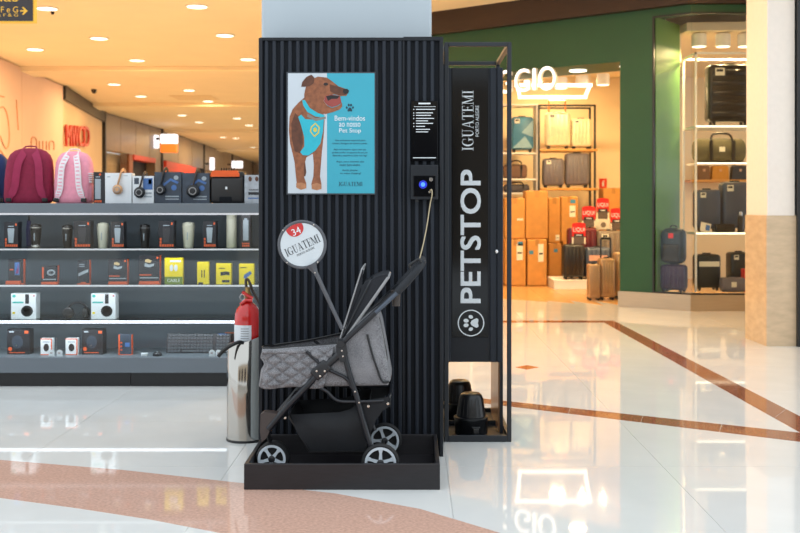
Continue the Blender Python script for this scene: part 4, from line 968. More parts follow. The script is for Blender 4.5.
SY = 7.1
g2 = 'cable and charger boxes on the second glass shelf'
pbox('phone_case_box', 'black box with pink and blue phone print and orange foot, leftmost on second shelf', 8, 23, 259, SH[1], SY, PKB, [('printed_phone', BLUP, Rr(.42,.74,.36,.86)), ('printed_screen', PNKP, [(.48,.42),(.68,.42),(.68,.82)]), ('printed_text', ORG, Rr(.10,.34,.55,.60))], edge=ORG, group=g2, rz=.10)
pbox('box_base', 'orange tray under the leftmost phone box', 5.5, 20, 281, SH[1], SY-.02, ORG, [], depth=.03)
pbox('cable_box', 'short black and orange cable box, second on second shelf', 41, 57, 265.5, SH[1], SY, PKB, [('printed_coil', GRYP, E(.6,.62,.26,.17)), ('printed_coil_centre', PKB, E(.6,.62,.16,.09)), ('printed_stripe', ORG, Rr(.05,.16,.3,.9)), ('printed_stripe', ORG, Rr(.0,1,.0,.12)), ('printed_text', GRYP, Rr(.1,.9,.22,.28))], edge=ORG, group=g2, rz=.12)
pbox('cable_box', 'tall narrow black cable box with orange side, third on second shelf', 77, 89, 260, SH[1], SY, PKB, [('printed_plug', GRYP, [(.1,.32),(.45,.4),(.9,.5),(.9,.62),(.4,.52),(.1,.44)]), ('printed_text', GRYP, Rr(.15,.6,.72,.75)), ('printed_text', GRYP, Rr(.15,.6,.80,.83)), ('printed_text', ORG, Rr(.3,.7,.04,.08))], edge=ORG, group=g2, rz=.1)
def wide(label, x0, x1, y0):
    pbox('cable_box', label, x0, x1, y0, SH[1], SY, PKB, [('printed_cable', GRYP, [(.28,.62),(.5,.58),(.72,.64),(.74,.72),(.5,.68),(.3,.74)]), ('printed_cable', mat('print_gold', C(206,180,130), .4), [(.3,.78),(.55,.74),(.62,.82),(.45,.88),(.32,.86)]), ('printed_block', ORG, Rr(.03,.97,.03,.10)), ('printed_text', ORG, Rr(.05,.6,.30,.34)), ('printed_text', GRYP, Rr(.06,.94,.20,.24)), ('printed_logo', ORG, E(.88,.92,.05,.04))], edge=ORG, group=g2, rz=.05)
wide('wide black cable box with gold cable print, left one of two', 108, 127, 259); wide('wide black and orange cable box next to the yellow boxes', 138.5, 159.5, 255.5)
g3 = 'yellow accessory boxes'
pbox('cable_box', 'tallest yellow box with white plug print and CABLE lettering', 164.5, 182.5, 258, SH[1], SY, PKY, [('printed_plug', PKW, E(.38,.62,.1,.13)), ('printed_plug', PKW, E(.62,.62,.1,.13)), ('printed_band', mat('pack_olive', C(120,140,40), .4), Rr(0,1,0,.28)), ('lettering', PKW, 'CABLE|.15|.08|.7|.12'), ('printed_text', PKW, Rr(.3,.9,.84,.92))], group=g3, rz=.05)
pbox('cable_box', 'narrow yellow box with earphone print', 197, 208.5, 262, SH[1], SY, PKY, [('printed_earphone', PKB, Rr(.36,.44,.3,.64)), ('printed_earphone', PKB, Rr(.58,.66,.3,.64)), ('printed_foot', PKB, Rr(.1,.5,0,.08))], group=g3, rz=.06)
pbox('adapter_box', 'squarish yellow box with dark adapter print', 216, 231, 263.5, SH[1], SY, PKY, [('printed_adapter', PKB, [(.3,.4),(.7,.45),(.9,.42),(.9,.58),(.7,.62),(.3,.58)]), ('printed_text', PKB, Rr(.2,.6,.75,.79)), ('printed_text', PKB, Rr(.4,.9,.08,.2))], group=g3)
pbox('adapter_box', 'yellow box with slanted plug print nearest the black station', 239, 254, 264, SH[1], SY, PKY, [('printed_adapter', BLUP, [(.3,.3),(.45,.26),(.85,.52),(.75,.66),(.35,.46)]), ('printed_text', PKB, Rr(.1,.5,.8,.84))], group=g3)
def hpbox(label, x0, x1):
    pbox('headphone_box', label, x0, x1, 293.5, SH[2], 7.12, PKW, [('printed_headband', PKB, Rr(.57,.72,.6,.97)), ('printed_ear_cup', PKB, E(.64,.31,.24,.22)), ('printed_cushion', mat('cup_grey', C(70,66,70), .5), E(.64,.31,.17,.16)), ('printed_logo', TEAL, E(.12,.9,.07,.06)), ('printed_text', TEAL, Rr(.06,.5,.62,.68)), ('printed_badge', PKY, Rr(.06,.16,.2,.28)), ('printed_logo', mat('pk_red', C(190,60,60), .4), Rr(.88,.95,.88,.93))], depth=.08, group='white headphone boxes on the third shelf')
hpbox('white headphone box standing alone at left of third shelf', 11, 36); hpbox('white headphone box beside the loose black headphones on third shelf', 91, 115.5)
def headphones(name, label, xc, zc, Y, R, m, mband, loc_z, over=None):
    r = thing(name, label, 'headphones', (PX(xc,Y), Y, loc_z))
    return r
hp_ = thing('headphones', 'loose black over-ear headphones lying on third shelf', 'headphones', (PX(77,7.15), 7.15, SH[2])); hh = PZ(301,7.15)-SH[2]
MB().tube([( (.075*math.cos(a)), .01, .035+ (hh-.045)*math.sin(a)) for a in [math.pi*i/20 for i in range(21)]], .010, 8, flat=.8).build('headband', PKB, hp_, 60)
MB().lathe([(0,-.02),(.028,-.02),(.038,-.012),(.038,.012),(.03,.018),(0,.018)], (-.055,-.01,.04), 'y', 24).build('ear_cup', mat('gloss_black', C(22,22,26), .15), hp_, 45)
MB().lathe([(0,-.02),(.028,-.02),(.038,-.012),(.038,.012),(.03,.018),(0,.018)], (.062,.0,.04), 'x', 24).build('ear_cup', mat('gloss_black', C(22,22,26), .15), hp_, 45)
MB().tube([(-.02,-.02,.06),(.01,-.03,.01),(.03,-.02,.05)], .003, 6).build('cable', PKB, hp_)
# deck items
def mbox(label, x0, x1): pbox('speaker_box', label, x0, x1, 329.5, ZD, 7.14, PKB, [('printed_device', PKG, E(.46,.5,.25,.26)), ('printed_light', CREAM, E(.42,.36,.04,.03)), ('printed_logo', ORG, E(.14,.22,.09,.08)), ('printed_mark', ORG, Rr(.78,.95,.84,.95)), ('printed_logo', GRYP, Rr(.1,.3,.88,.94)), ('printed_text', ORG, Rr(.1,.8,.06,.09))], depth=.08, group='black boxes on the counter deck')
mbox('black box with orange logo at far left of the counter deck', 7, 29.5); mbox('black box with orange logo between white mouse boxes and tablet box', 82, 103)
def mousebox(label, x0, x1): pbox('mouse_box', label, x0, x1, 338.5, ZD, 7.12, PKW, [('printed_mouse', PKB, E(.5,.45,.24,.24)), ('printed_band', ORG, Rr(0,1,.94,1)), ('printed_edge', ORG, Rr(.9,1,0,1)), ('printed_text', GRYP, Rr(.2,.8,.76,.82)), ('printed_edge', ORG, Rr(0,1,0,.05))], depth=.05, group='white mouse boxes on the deck')
mousebox('white and orange mouse box, left one of two', 40.5, 52); mousebox('white and orange mouse box, right one of two', 65.5, 77.5)
pbox('tablet_box', 'slim dark box with orange left strip beside the keyboard area', 118.5, 131.5, 334.5, ZD, 7.12, PKG, [('printed_strip', ORG, Rr(.0,.1,.0,1)), ('printed_dot', ORG, E(.22,.25,.08,.04)), ('printed_dot', ORG, E(.22,.42,.08,.04)), ('printed_dot', ORG, E(.22,.6,.08,.04)), ('printed_screen', BLUP, Rr(.5,.85,.4,.6))], depth=.04, edge=ORG)
def pricetag(label, xc, wpx=6, hpx=6.5):
    Y = 7.06; r = thing('price_tag', label, 'price tag', (PX(xc,Y), Y, ZD), 0, 'round white price tags on the deck'); w = wpx*Y/F; h = hpx*Y/F
    MB().prism([(w/2*math.cos(a), h*.55+h*.45*math.sin(a)) for a in [math.radians(-30+240*i/16) for i in range(17)]]+[(-w/2,0),(w/2,0)], -.002, .002).build('card', PKW, r)
    MB().box(-w*.2, w*.15, -.0035, -.002, h*.4, h*.6).build('printed_mark', mat('pk_pinkgrey', C(170,150,150), .5), r)
pricetag('round white tag under the left white mouse box', 51.5); pricetag('round white tag left of the right white mouse box', 59.5); pricetag('round white tag on keyboard, left of the pair', 212); pricetag('round white tag on keyboard, right of the pair', 218.5)
Y = 7.08; ea = thing('earbud_case', 'small white earbud case on deck near the mouse', 'case', (PX(144.5,Y), Y, ZD)); MB().rbox(-.022,.022,-.014,.014,0,.012,.005).build('base', PKW, ea, 50); MB().rbox(-.022,.022,-.014,.014,.0125,.02,.004).build('lid', PKW, ea, 50)
ms = thing('computer_mouse', 'small black computer mouse on the deck', 'mouse', (PX(157.5,Y), Y, ZD)); MB().lathe([(.03,0),(.031,.008),(.026,.02),(.014,.028),(0,.03)], n=20).build('body', PKB, ms, 50); MB().lathe([(.004,-.004),(.004,.004)], (0,-.012,.029), 'x', 10).build('scroll_wheel', GRYP, ms)
# keyboard leaning against back
kb = thing('keyboard', 'black gaming keyboard leaning upright on the deck', 'keyboard', (PX(198,7.2), 7.2, ZD)); kw = 64*7.2/F; kh = 20*7.2/F
kb.rotation_euler = (math.radians(-14), 0, 0)
MB().rbox(-kw/2, kw/2, 0, .02, 0, kh, .004).build('body', PKB, kb); KEY = mat('key_cap', C(78,82,88), .4); KEYW = mat('key_edge', C(120,126,132), .4)
k0 = None
for row in range(6):
    for c_ in range(19):
        if row == 0 and 4 <= c_ <= 8: continue
        if c_ == 14: continue
        if k0 is None: k0 = MB().rbox(-.0095,.0095,-.006,.001,-.0085,.0085,.002,1).build('key', KEY, kb); o = k0
        else: o = ecopy(k0, kb)
        o.location = (-kw/2+.02+c_*(kw-.04)/18, 0, .016+row*(kh-.03)/5)
MB().rbox(-.11,-.01,-.006,.001,.008,.022,.002,1).build('space_bar', KEY, kb); MB().rbox(kw/2-.09,kw/2-.03,-.004,.001,kh-.012,kh-.002,.002,1).build('status_panel', BLUP, kb)
tl = thing('cable_tester', 'small copper coloured tool lying behind the keyboard', 'tool', (PX(228,7.3), 7.3, ZD)); hz_ = PZ(333,7.3)-ZD
MB().tube([(-.02,0,hz_),(.06,0,hz_+.002)], .006, 8).build('shaft', mat('copper', C(190,110,84), .3, .6), tl); MB().rbox(-.02,.06,.01,.03,0,hz_-.004,.002).build('stand', PKB, tl)

# ---- things on top of counter
TY = 7.16
def backpack(label, name, xc, half, y0, Y, m, mstrap, rz, stripes=None, lean=0.0):
    h = PZ(y0, Y)-ZTOP; w = half*2*Y/F; dp = .17; r = thing(name, label, 'backpack', (PX(xc,Y), Y+dp/2, ZTOP), rz)
    vs = []; fs = []; N = 32
    prof = [(0,.86,.86),(.02,.95,.95),(.12,1,1.0),(.4,1,.98),(.62,.97,.9),(.78,.92,.82),(.88,.82,.72),(.95,.64,.56),(.985,.42,.38),(1,.15,.15)]
    for t, a, b in prof:
        for j in range(N):
            an = 2*math.pi*j/N; c_, s_ = math.cos(an), math.sin(an); e = 2/3.6
            x = math.copysign(abs(c_)**e, c_)*w/2*a; y = math.copysign(abs(s_)**e, s_)*dp/2*b
            vs.append((x+lean*t*.5, y, t*h))
    for i in range(len(prof)-1):
        for j in range(N): fs.append((i*N+j, i*N+(j+1) % N, (i+1)*N+(j+1) % N, (i+1)*N+j))
    fs.append(tuple(range(N))); fs.append(tuple((len(prof)-1)*N+j for j in range(N)))
    MB().add(vs, fs).build('body', m, r, 60)
    yf = -dp/2
    for sgn_ in (-1, 1):
        pts_ = spline([(sgn_*w*.07+lean*.47, -.02, h*.985), (sgn_*w*.12+lean*.44, yf*.72, h*.9), (sgn_*w*.20+lean*.35, yf-.012, h*.72), (sgn_*w*.23+lean*.25, yf-.020, h*.5), (sgn_*w*.25+lean*.15, yf-.018, h*.3), (sgn_*w*.32+lean*.05, yf-.012, h*.14), (sgn_*w*.37, yf-.004, h*.05)], 6)
        mb = MB(); fr_ = frames(pts_); 
        hw = w*.075
        vs = []; fs = []
        for i, p in enumerate(pts_):
            t = (pts_[min(i+1, len(pts_)-1)]-pts_[max(i-1, 0)]).normalized(); side = Vector((t.z, 0, -t.x)).normalized() if abs(t.z)+abs(t.x) > .01 else Vector((1,0,0))
            wd = hw*(1 if i < len(pts_)*.8 else .7)
            for d_, yy in ((-wd,0),(wd,0),(wd,.012),(-wd,.012)): vs.append(p+side*d_+Vector((0,yy,0)))
        for i in range(len(pts_)-1):
            for j in range(4): fs.append((i*4+j, i*4+(j+1) % 4, (i+1)*4+(j+1) % 4, (i+1)*4+j))
        fs.append((0,1,2,3)); fs.append(tuple((len(pts_)-1)*4+j for j in range(4)))
        so_ = mb.add(vs, fs).build('shoulder_strap', mstrap, r, 60)
        if stripes:
            mb = MB()
            for i in range(3, len(pts_)-5, 2):
                p = pts_[i]; mb.box(p.x-hw*.62, p.x+hw*.62, p.y-.0022, p.y-.0002, p.z-.0035, p.z+.0035)
            mb.build('strap_stripes', stripes, so_)
        p = pts_[-2]; MB().rbox(p.x-.018, p.x+.018, p.y-.012, p.y+.008, p.z-.012, p.z+.014, .004).build('buckle', BLACKM, r)
    MB().tube(spline([(-.04+lean*.5,-.0,h*.985),(-.03+lean*.5,-.0,h*1.03),(.03+lean*.5,-.0,h*1.03),(.04+lean*.5,-.0,h*.985)], 5), .008, 8, flat=.6).build('top_loop', mstrap, r, 60)
    MB().rbox(w*.36, w*.53, -dp*.32, dp*.36, .01, h*.36, .025, 3).build('side_pocket', m, r, 60)
    if stripes:
        mb = MB()
        for i in range(5): mb.box(w*.44, w*.535, -dp*.33, dp*.2, h*(.40+i*.04), h*(.418+i*.04))
        mb.build('side_stripes', MATS['strap_white'], r)
    return r
MAR = mat('maroon_cloth', C(138,28,62), .8, var=.1, scale=40, bump=.2, bscale=25); PNK = mat('pink_cloth', C(238,156,176), .8, var=.06, scale=40, bump=.2, bscale=25); NVY = mat('navy_cloth', C(28,48,96), .8, var=.12, scale=40)
backpack('maroon backpack with plain shoulder straps on the counter top', 'backpack', 24, 23.5, 147.5, TY, MAR, mat('maroon_strap', C(152,38,76), .8, var=.1), .22, lean=.03)
backpack('pink backpack with white striped straps on the counter top', 'backpack', 70.5, 19, 150.5, TY+.02, PNK, mat('strap_white', C(232,226,230), .7), -.02, stripes=PNK)
backpack('navy backpack cut off by the left edge of the photo', 'backpack', -17, 21, 151, TY+.12, NVY, mat('navy_strap', C(24,40,80), .8), .1)
pbox('bottle_box', 'narrow black bottle box standing beside the pink backpack', 93.5, 104.5, 172, ZTOP, TY, PKB, [('printed_bottle', GRYP, Rr(.14,.66,.14,.78)), ('printed_logo', ORG, E(.6,.92,.1,.04)), ('printed_text', GRYP, Rr(.2,.6,.83,.86))]+[('printed_icon', ORG, Rr(.1+.17*k,.22+.17*k,.03,.10)) for k in range(4)], depth=.07)
def onbox(lbl, lhp, x0, x1, y0, m, prints, cupm, bandm, cxp_, cyp, rp):
    pbox('headphone_box', lbl, x0, x1, y0, ZTOP, TY, m, prints, depth=.09, group='headphone boxes on the counter top')
    Yc = TY-.02; c_ = P(cxp_, cyp, Yc); ztop = PZ(y0, TY)+.012; r = thing('headphones', lhp, 'headphones', (c_.x, Yc, ZTOP)); zc = c_.z-ZTOP; zt_ = ztop-ZTOP; R = rp*Y/F
    MB().lathe([(0,-.018),(R*.55,-.018),(R*.8,-.014),(R,-.004),(R,.008),(R*.8,.014)], (0,0,zc), 'y', 24).build('ear_cup', cupm, r, 45)
    MB().lathe([(R*.45,-.0195),(R*.6,-.0195),(R*.6,-.017)], (0,0,zc), 'y', 24, cap=False).build('cup_ring', mat('ring_grey', C(150,150,152), .3, .6), r, 45)
    MB().lathe([(R*.8,-.014),(R,-.004),(R,.008),(0,.014)], (0,.155,zc), 'y', 24).build('ear_cup', cupm, r, 45)
    MB().tube(spline([(0,.0,zc+R*.8),(.012,.004,zc+(zt_-zc)*.6),(.02,.02,zt_-.004),(.022,.07,zt_+.014),(.02,.125,zt_-.004),(.012,.15,zc+(zt_-zc)*.6),(0,.155,zc+R*.8)], 5), [.011]*31, 8, flat=.6).build('headband', bandm, r, 60)
GOLD = mat('rose_gold', C(206,160,120), .3, .5); BLKH = mat('headphone_black', C(24,25,29), .4); BRNB = mat('band_brown', C(60,48,42), .5)
onbox('plain white headphone box with gold headphones hung on it', 'white and gold headphones hung over the plain white box', 105, 131.5, 173, PKW, [('printed_line', GRYP, Rr(.08,.2,.86,.89)), ('printed_line', GRYP, Rr(.7,.85,.9,.92))], GOLD, GOLD, 117.5, 189.5, 5)
onbox('white headphone box with blue picture print', 'black headphones hung over the white picture box', 132.5, 153.8, 176, PKW, [('printed_picture', BLUP, Rr(.5,.95,.5,.92)), ('printed_picture', TEAL, Rr(.75,.9,.7,.88)), ('printed_picture', PKG, Rr(.08,.3,.7,.93)), ('printed_text', GRYP, Rr(.55,.9,.34,.4)), ('printed_text', GRYP, Rr(.55,.9,.22,.27))], BLKH, BRNB, 139.5, 192.5, 5.6)
dkp = [('printed_arc', BLUP, [(.35,.55),(.6,.72),(.85,.62),(.9,.68),(.6,.8),(.32,.62)]), ('printed_logo', GRYP, E(.8,.82,.09,.07)), ('printed_logo', BLUP, E(.72,.5,.1,.09)), ('printed_text', GRYP, Rr(.4,.9,.2,.24)), ('printed_text', GRYP, Rr(.4,.9,.12,.15))]
onbox('slate blue headphone box, left of the two dark ones', 'black headphones hung over the left slate box', 154.5, 181.5, 172, PKG, dkp, BLKH, BLKH, 160.5, 190, 5.2)
onbox('slate blue headphone box, right of the two dark ones', 'black headphones with ringed cup hung over the right slate box', 182.3, 209.5, 173, PKG, dkp, BLKH, BRNB, 193, 191, 6.6)
sp = thing('portable_speaker', 'chunky black speaker with orange top handle on the counter', 'speaker', (PX(227,TY), TY+.1, ZTOP)); w = 33.5*TY/F; h = PZ(170,TY)-ZTOP
MB().rbox(-w/2, w/2, -.1, .1, 0, h*.80, .02, 3).build('body', mat('speaker_black', C(30,28,29), .4, var=.08), sp, 50)
MB().rbox(-w*.44, w*.5, -.09, .1, h*.66, h*.97, .02, 3).build('top_shell', BLACKM, sp, 50)
MB().prism([(-w*.49,h*.8),(w*.37,h*.8),(w*.36,h*.9),(w*.30,h*.985),(-w*.42,h*.985),(-w*.48,h*.9)], -.106, .02).build('orange_handle', mat('speaker_orange', C(232,92,26), .4), sp)
for k in range(6): MB().box(-w*.22+k*w*.075, -w*.19+k*w*.075, -.05, -.03, h*.985, h*1.07).build('stud', BLACKM, sp)
MB().rbox(-w*.23, w*.14, -.104, -.09, 0.004, h*.2, .004).build('port', GAPM, sp); MB().box(-w*.05, w*.01, -.102, -.098, h*.42, h*.5).build('logo', LETW, sp)
pbox('game_box', 'pale grey printed box tucked beside the black station', 244.5, 262, 175, ZTOP, TY, mat('pack_pale', C(170,176,184), .45, var=.2, scale=30), [('printed_figure', FUR2, E(.32,.86,.1,.09)), ('printed_figure', FUR2, E(.7,.86,.1,.09)), ('printed_text', PKB, Rr(.25,.8,.46,.49)), ('printed_text', PKB, Rr(.22,.9,.30,.40)), ('printed_text', BLUP, Rr(.2,.9,.16,.2))], depth=.08)

# ------------------------------------------------------------------ luggage store contents
WOODS = mat('shelf_wood', C(206,148,74), .5, var=.12, scale=6, stretch=(1, 8, 8))
TAGW = mat('price_sticker', C(232,226,206), .5)
def suitcase(label, x0, x1, ytop, ybot, Y, m, rz=0, ribs='v', handle=None, sticker=True, dp=.24, shadow=None, trolley=0):
    p0 = P((x0+x1)/2, ybot, Y); w = (x1-x0)*Y/F; h = (ybot-ytop)*Y/F
    if rz: w = w/max(.6, math.cos(rz))*.92
    r = thing('suitcase', label, 'suitcase', (p0.x, Y+dp/2, p0.z), rz); wh = min(.05, h*.08)
    MB().rbox(-w/2, w/2, -dp/2, dp/2, wh, h*.985, min(.05, w*.14), 3).build('shell', m, r, 50)
    if ribs:
        mb = MB(); nr = 5
        for k in range(nr):
            if ribs == 'v': x = -w*.34+k*w*.17; mb.rbox(x-w*.05, x+w*.05, -dp/2-.008, -dp/2+.01, wh+h*.09, h*.91, .006, 1)
            else: z = wh+h*.12+k*h*.165; mb.rbox(-w*.42, w*.42, -dp/2-.008, -dp/2+.01, z-h*.045, z+h*.045, .006, 1)
        mb.build('shell_ribs', m, r, 50)
    MB().box(-w/2-.002, w/2+.002, -.006, .006, wh+.05, h*.93).build('zip_band', BLACKM, r)
    for sx in (-1, 1):
        for sy in (-1, 1):
            MB().lathe([(0,-.012),(wh*.45,-.012),(wh*.45,.012),(0,.012)], (sx*w*.36, sy*dp*.3, wh*.45), 'x', 12).rbox(sx*w*.36-.018, sx*w*.36+.018, sy*dp*.3-.016, sy*dp*.3+.016, wh*.6, wh+.012, .004, 1).build('wheel', BLACKM, r)
    MB().tube([(-w*.16,0,h*.97),(-w*.15,0,h*1.0),(w*.15,0,h*1.0),(w*.16,0,h*.97)], .012, 6).build('grip', BLACKM, r)
    if handle:
        hh_ = handle[0]*Y/F
        for sx in (-1, 1): MB().tube([(sx*w*.33,dp*.2,h*.95),(sx*w*.33,dp*.2,h+hh_)], .012, 6).build('trolley_rod', handle[1], r)
        MB().tube([(-w*.33,dp*.2,h+hh_),(w*.33,dp*.2,h+hh_)], .016, 6).build('trolley_grip', handle[2], r)
    if sticker:
        s = MB().box(-w*.36, -w*.14, -dp/2-.012, -dp/2-.008, h*.80, h*.92).build('price_sticker', TAGW, r); MB().box(-w*.33, -w*.18, -dp/2-.014, -dp/2-.012, h*.86, h*.90).build('printed_mark', BLACKM, s)
    return r
CRM = mat('suitcase_cream', C(240,224,186), .35); GRS = mat('suitcase_grey', C(110,104,110), .4); BLS = mat('suitcase_blue', C(66,124,156), .35); BLS2 = mat('suitcase_pale_blue', C(140,176,190), .35); BKS = mat('suitcase_black', C(34,30,28), .4)
SLB = mat('suitcase_slate', C(70,80,98), .4); BUR = mat('suitcase_burgundy', C(96,24,34), .35); CHP = mat('suitcase_champagne', C(176,142,104), .3, .3); GR2 = mat('suitcase_taupe', C(126,112,98), .4); DTL = mat('suitcase_dark_teal', C(26,40,48), .4); PUR = mat('suitcase_purple', C(52,34,74), .4); ORH = mat('orange_handle', C(214,96,30), .4)
# white shelf unit at left of opening
Yw = 16.3
us = thing('shelving_unit', 'white wall shelving just right of the steel frame, inside the store', 'shelving', (PX(505,Yw), Yw, 0)); UO = Vector(us.location)
MB(UO).box(PX(536,Yw), PX(538.5,Yw), Yw-.05, Yw+.4, 0, PZ(104,Yw)).build('upright', WHITEM, us)
MB(UO).box(PX(470,Yw), PX(472.5,Yw), Yw-.05, Yw+.4, 0, PZ(104,Yw)).build('upright', WHITEM, us)
for y in (104, 152.5, 178.5, 192.5): MB(UO).box(PX(472.5,Yw), PX(536,Yw), Yw-.02, Yw+.4, PZ(y+1.6,Yw), PZ(y,Yw)).build('shelf', WHITEM, us)
r = suitcase('blue suitcase with pale geometric facets on the white shelving', 511.5, 534, 116, 152.3, Yw, BLS, ribs=None)
w = 22.5*Yw/F; h = 36*Yw/F
MB().prism([(w*.46,h*.9),(-w*.05,h*.55),(w*.46,h*.42)], -.127, -.121).build('facet', BLS2, r); MB().prism([(-w*.44,h*.12),(w*.1,h*.45),(w*.44,h*.12)], -.127, -.121).build('facet', BLS2, r)
bg = thing('travel_bag', 'brown travel bag on the white shelving', 'bag', (PX(518,Yw), Yw+.14, PZ(178.5,Yw))); MB().rbox(-.22,.15,-.12,.12,0,.22,.05,3).build('body', mat('bag_brown', C(110,82,66), .7), bg, 50); MB().tube(spline([(-.12,-.12,.12),(-.1,-.13,.26),(.04,-.13,.26),(.06,-.12,.12)], 5), .012, 6).build('handle', BKS, bg, 60)
for sx in (-.12,.05): MB().box(sx-.015,sx+.015,-.126,-.118,.02,.2).build('strap', BKS, bg)
bg = thing('travel_bag', 'dark grey bag low on the white shelving above the cartons', 'bag', (PX(517,Yw), Yw+.14, PZ(192.5,Yw))); MB().rbox(-.2,.2,-.12,.12,0,.13,.05,3).build('body', mat('bag_dark', C(76,70,74), .7), bg, 50); MB().tube(spline([(-.1,-.12,.06),(-.08,-.13,.15),(.08,-.13,.15),(.1,-.12,.06)], 5), .012, 6).build('handle', BKS, bg, 60)
# black frame shelf with wooden planks
Yb = 16.2
fs_ = thing('shelf_rack', 'black metal rack with two wooden planks holding cream and grey suitcases', 'shelf', (PX(567,Yb), Yb+.2, 0)); BO = Vector(fs_.location)
for x in (539, 595):
    for y in (Yb, Yb+.45): MB(BO).box(PX(x,Yb)-.015, PX(x,Yb)+.015, y, y+.03, 0, PZ(104.5,Yb)).build('post', BLACKM, fs_)
for y in (Yb, Yb+.45): MB(BO).box(PX(539,Yb), PX(595,Yb), y, y+.03, PZ(106.3,Yb), PZ(104.5,Yb)).build('top_rail', BLACKM, fs_)
for y in (149, 188): MB(BO).rbox(PX(540,Yb), PX(598,Yb), Yb-.02, Yb+.5, PZ(y+2.2,Yb), PZ(y,Yb), .004, 1).build('plank', WOODS, fs_)
suitcase('large cream suitcase with raised orange handle on the upper plank', 546, 571, 111.5, 149, Yb, CRM, handle=(12,ORH,CRM)); suitcase('small cream suitcase on the upper plank', 572, 592, 118, 149, Yb, CRM)
suitcase('grey suitcase with sticker on the lower plank', 543.5, 564.5, 158, 188, Yb, GRS); suitcase('taller grey suitcase without sticker on the lower plank', 566, 590, 152.5, 188, Yb, GRS, sticker=False)
# cartons
KRF = mat('kraft_carton', C(196,138,68), .7, var=.08, scale=9, rnd=.12); TAPE = mat('packing_tape', C(176,124,60), .3); STK = mat('blue_sticker', C(60,130,170), .5)
def carton(label, x0, x1, y0, y1, Y, lab=None, blue=None, dp=.4):
    p = P((x0+x1)/2, y1, Y); w = (x1-x0)*Y/F; h = (y1-y0)*Y/F; r = thing('carton', label, 'carton', (p.x, Y+dp/2, max(p.z, .006)), 0, 'cardboard cartons in the store')
    MB().rbox(-w/2, w/2, -dp/2, dp/2, 0, h, .02, 2).build('box', KRF, r); MB().box(-.03,.03,-dp/2-.001,dp/2,h-.001,h+.001).box(-.03,.03,-dp/2-.001,-dp/2+.001,h*.86,h).build('tape', TAPE, r)
    if lab: a, b, c, d = lab; s = MB().box(-w/2+a*w,-w/2+b*w,-dp/2-.002,-dp/2,c*h,d*h).build('shipping_label', TAGW, r); MB().box(-w/2+(a+.04)*w,-w/2+(b-.04)*w,-dp/2-.003,-dp/2-.002,(c+(d-c)*.4)*h,(c+(d-c)*.5)*h).build('printed_line', BLACKM, s)
    if blue: a, b, c, d = blue; MB().box(-w/2+a*w,-w/2+b*w,-dp/2-.002,-dp/2,c*h,d*h).build('blue_sticker', STK, r)
carton('leftmost bottom carton with white label and blue sticker', 505, 526, 239.3, 286, 15.62, (.55,.85,.55,.9), (.6,.85,.86,.95)); carton('bottom carton second from left with long white label', 527.5, 547, 239.3, 286, 15.6, (.55,.82,.52,.9), (.08,.3,.68,.76))
carton('bottom carton third from left with blue sticker only', 548.8, 561.5, 243.3, 284.2, 15.98, None, (.4,.7,.78,.86)); carton('bottom carton behind the black suitcase', 563, 585, 242, 284.2, 16.05)
carton('leftmost upper carton with grey print', 505, 525, 198, 239, 15.7, (.6,.9,.45,.5)); carton('tallest upper carton, plain front', 525.5, 548, 190.5, 239, 15.72); carton('upper carton with small white label, third from left', 548.3, 560.5, 197.5, 243, 16.05, (.6,.9,.06,.18), None); carton('upper carton with blue sticker and white label, rightmost of the stack', 561, 578, 196.5, 242, 16.05, (.5,.85,.55,.8), (.55,.85,.85,.93))
carton('upper carton of the pair behind the red sale cards', 603, 624, 188, 230, 16.3); carton('lower carton of the pair behind the sale cards', 603, 624, 230, 282.8, 16.3)
pb = thing('display_plinth', 'low white display platform on the store floor', 'platform', (PX(571,15.0), 15.2, 0)); MB().rbox(PX(554,15)-PX(571,15), PX(640,15)-PX(571,15), -.2, .6, .004, PZ(281,15), .005, 1).build('base', WHITEM, pb); MB().rbox(PX(553.5,15)-PX(571,15), PX(640.5,15)-PX(571,15), -.205, .605, PZ(281,15), PZ(280,15), .003, 1).build('top', WHITEM, pb)
suitcase('black suitcase on the white platform in front of cartons', 563.5, 585, 244, 280.2, 15.05, BKS, sticker=False); s_ = suitcase('slate blue suitcase with pink label strip on the platform', 585.5, 612, 247, 280.2, 15.1, SLB, sticker=False)
MB().box(-.14,.12,-.135,-.128,.28,.36).build('label_strip', mat('pink_label', C(206,160,140), .5), s_)
suitcase('burgundy suitcase standing behind the black one', 568, 597.5, 227, 280.2, 15.35, BUR, sticker=False, dp=.2); suitcase('taupe suitcase behind the slate one, near green pier', 597.5, 628, 230, 280.2, 15.35, GR2, sticker=True, dp=.2)
suitcase('smallest champagne suitcase on the store floor', 589, 600.5, 264, 301.5, 13.25, CHP, dp=.2, sticker=False); suitcase('middle champagne suitcase with raised handle on the floor', 600.5, 615.5, 258, 301, 13.3, CHP, handle=(19,BLACKM,BLACKM), sticker=False); suitcase('largest champagne suitcase partly behind the green pier', 615.5, 634, 252, 300, 13.4, CHP, sticker=False)
REDS = mat('sale_red', C(206,30,30), .5); PHO = mat('sale_photo', C(96,84,78), .5, var=.3, scale=60)
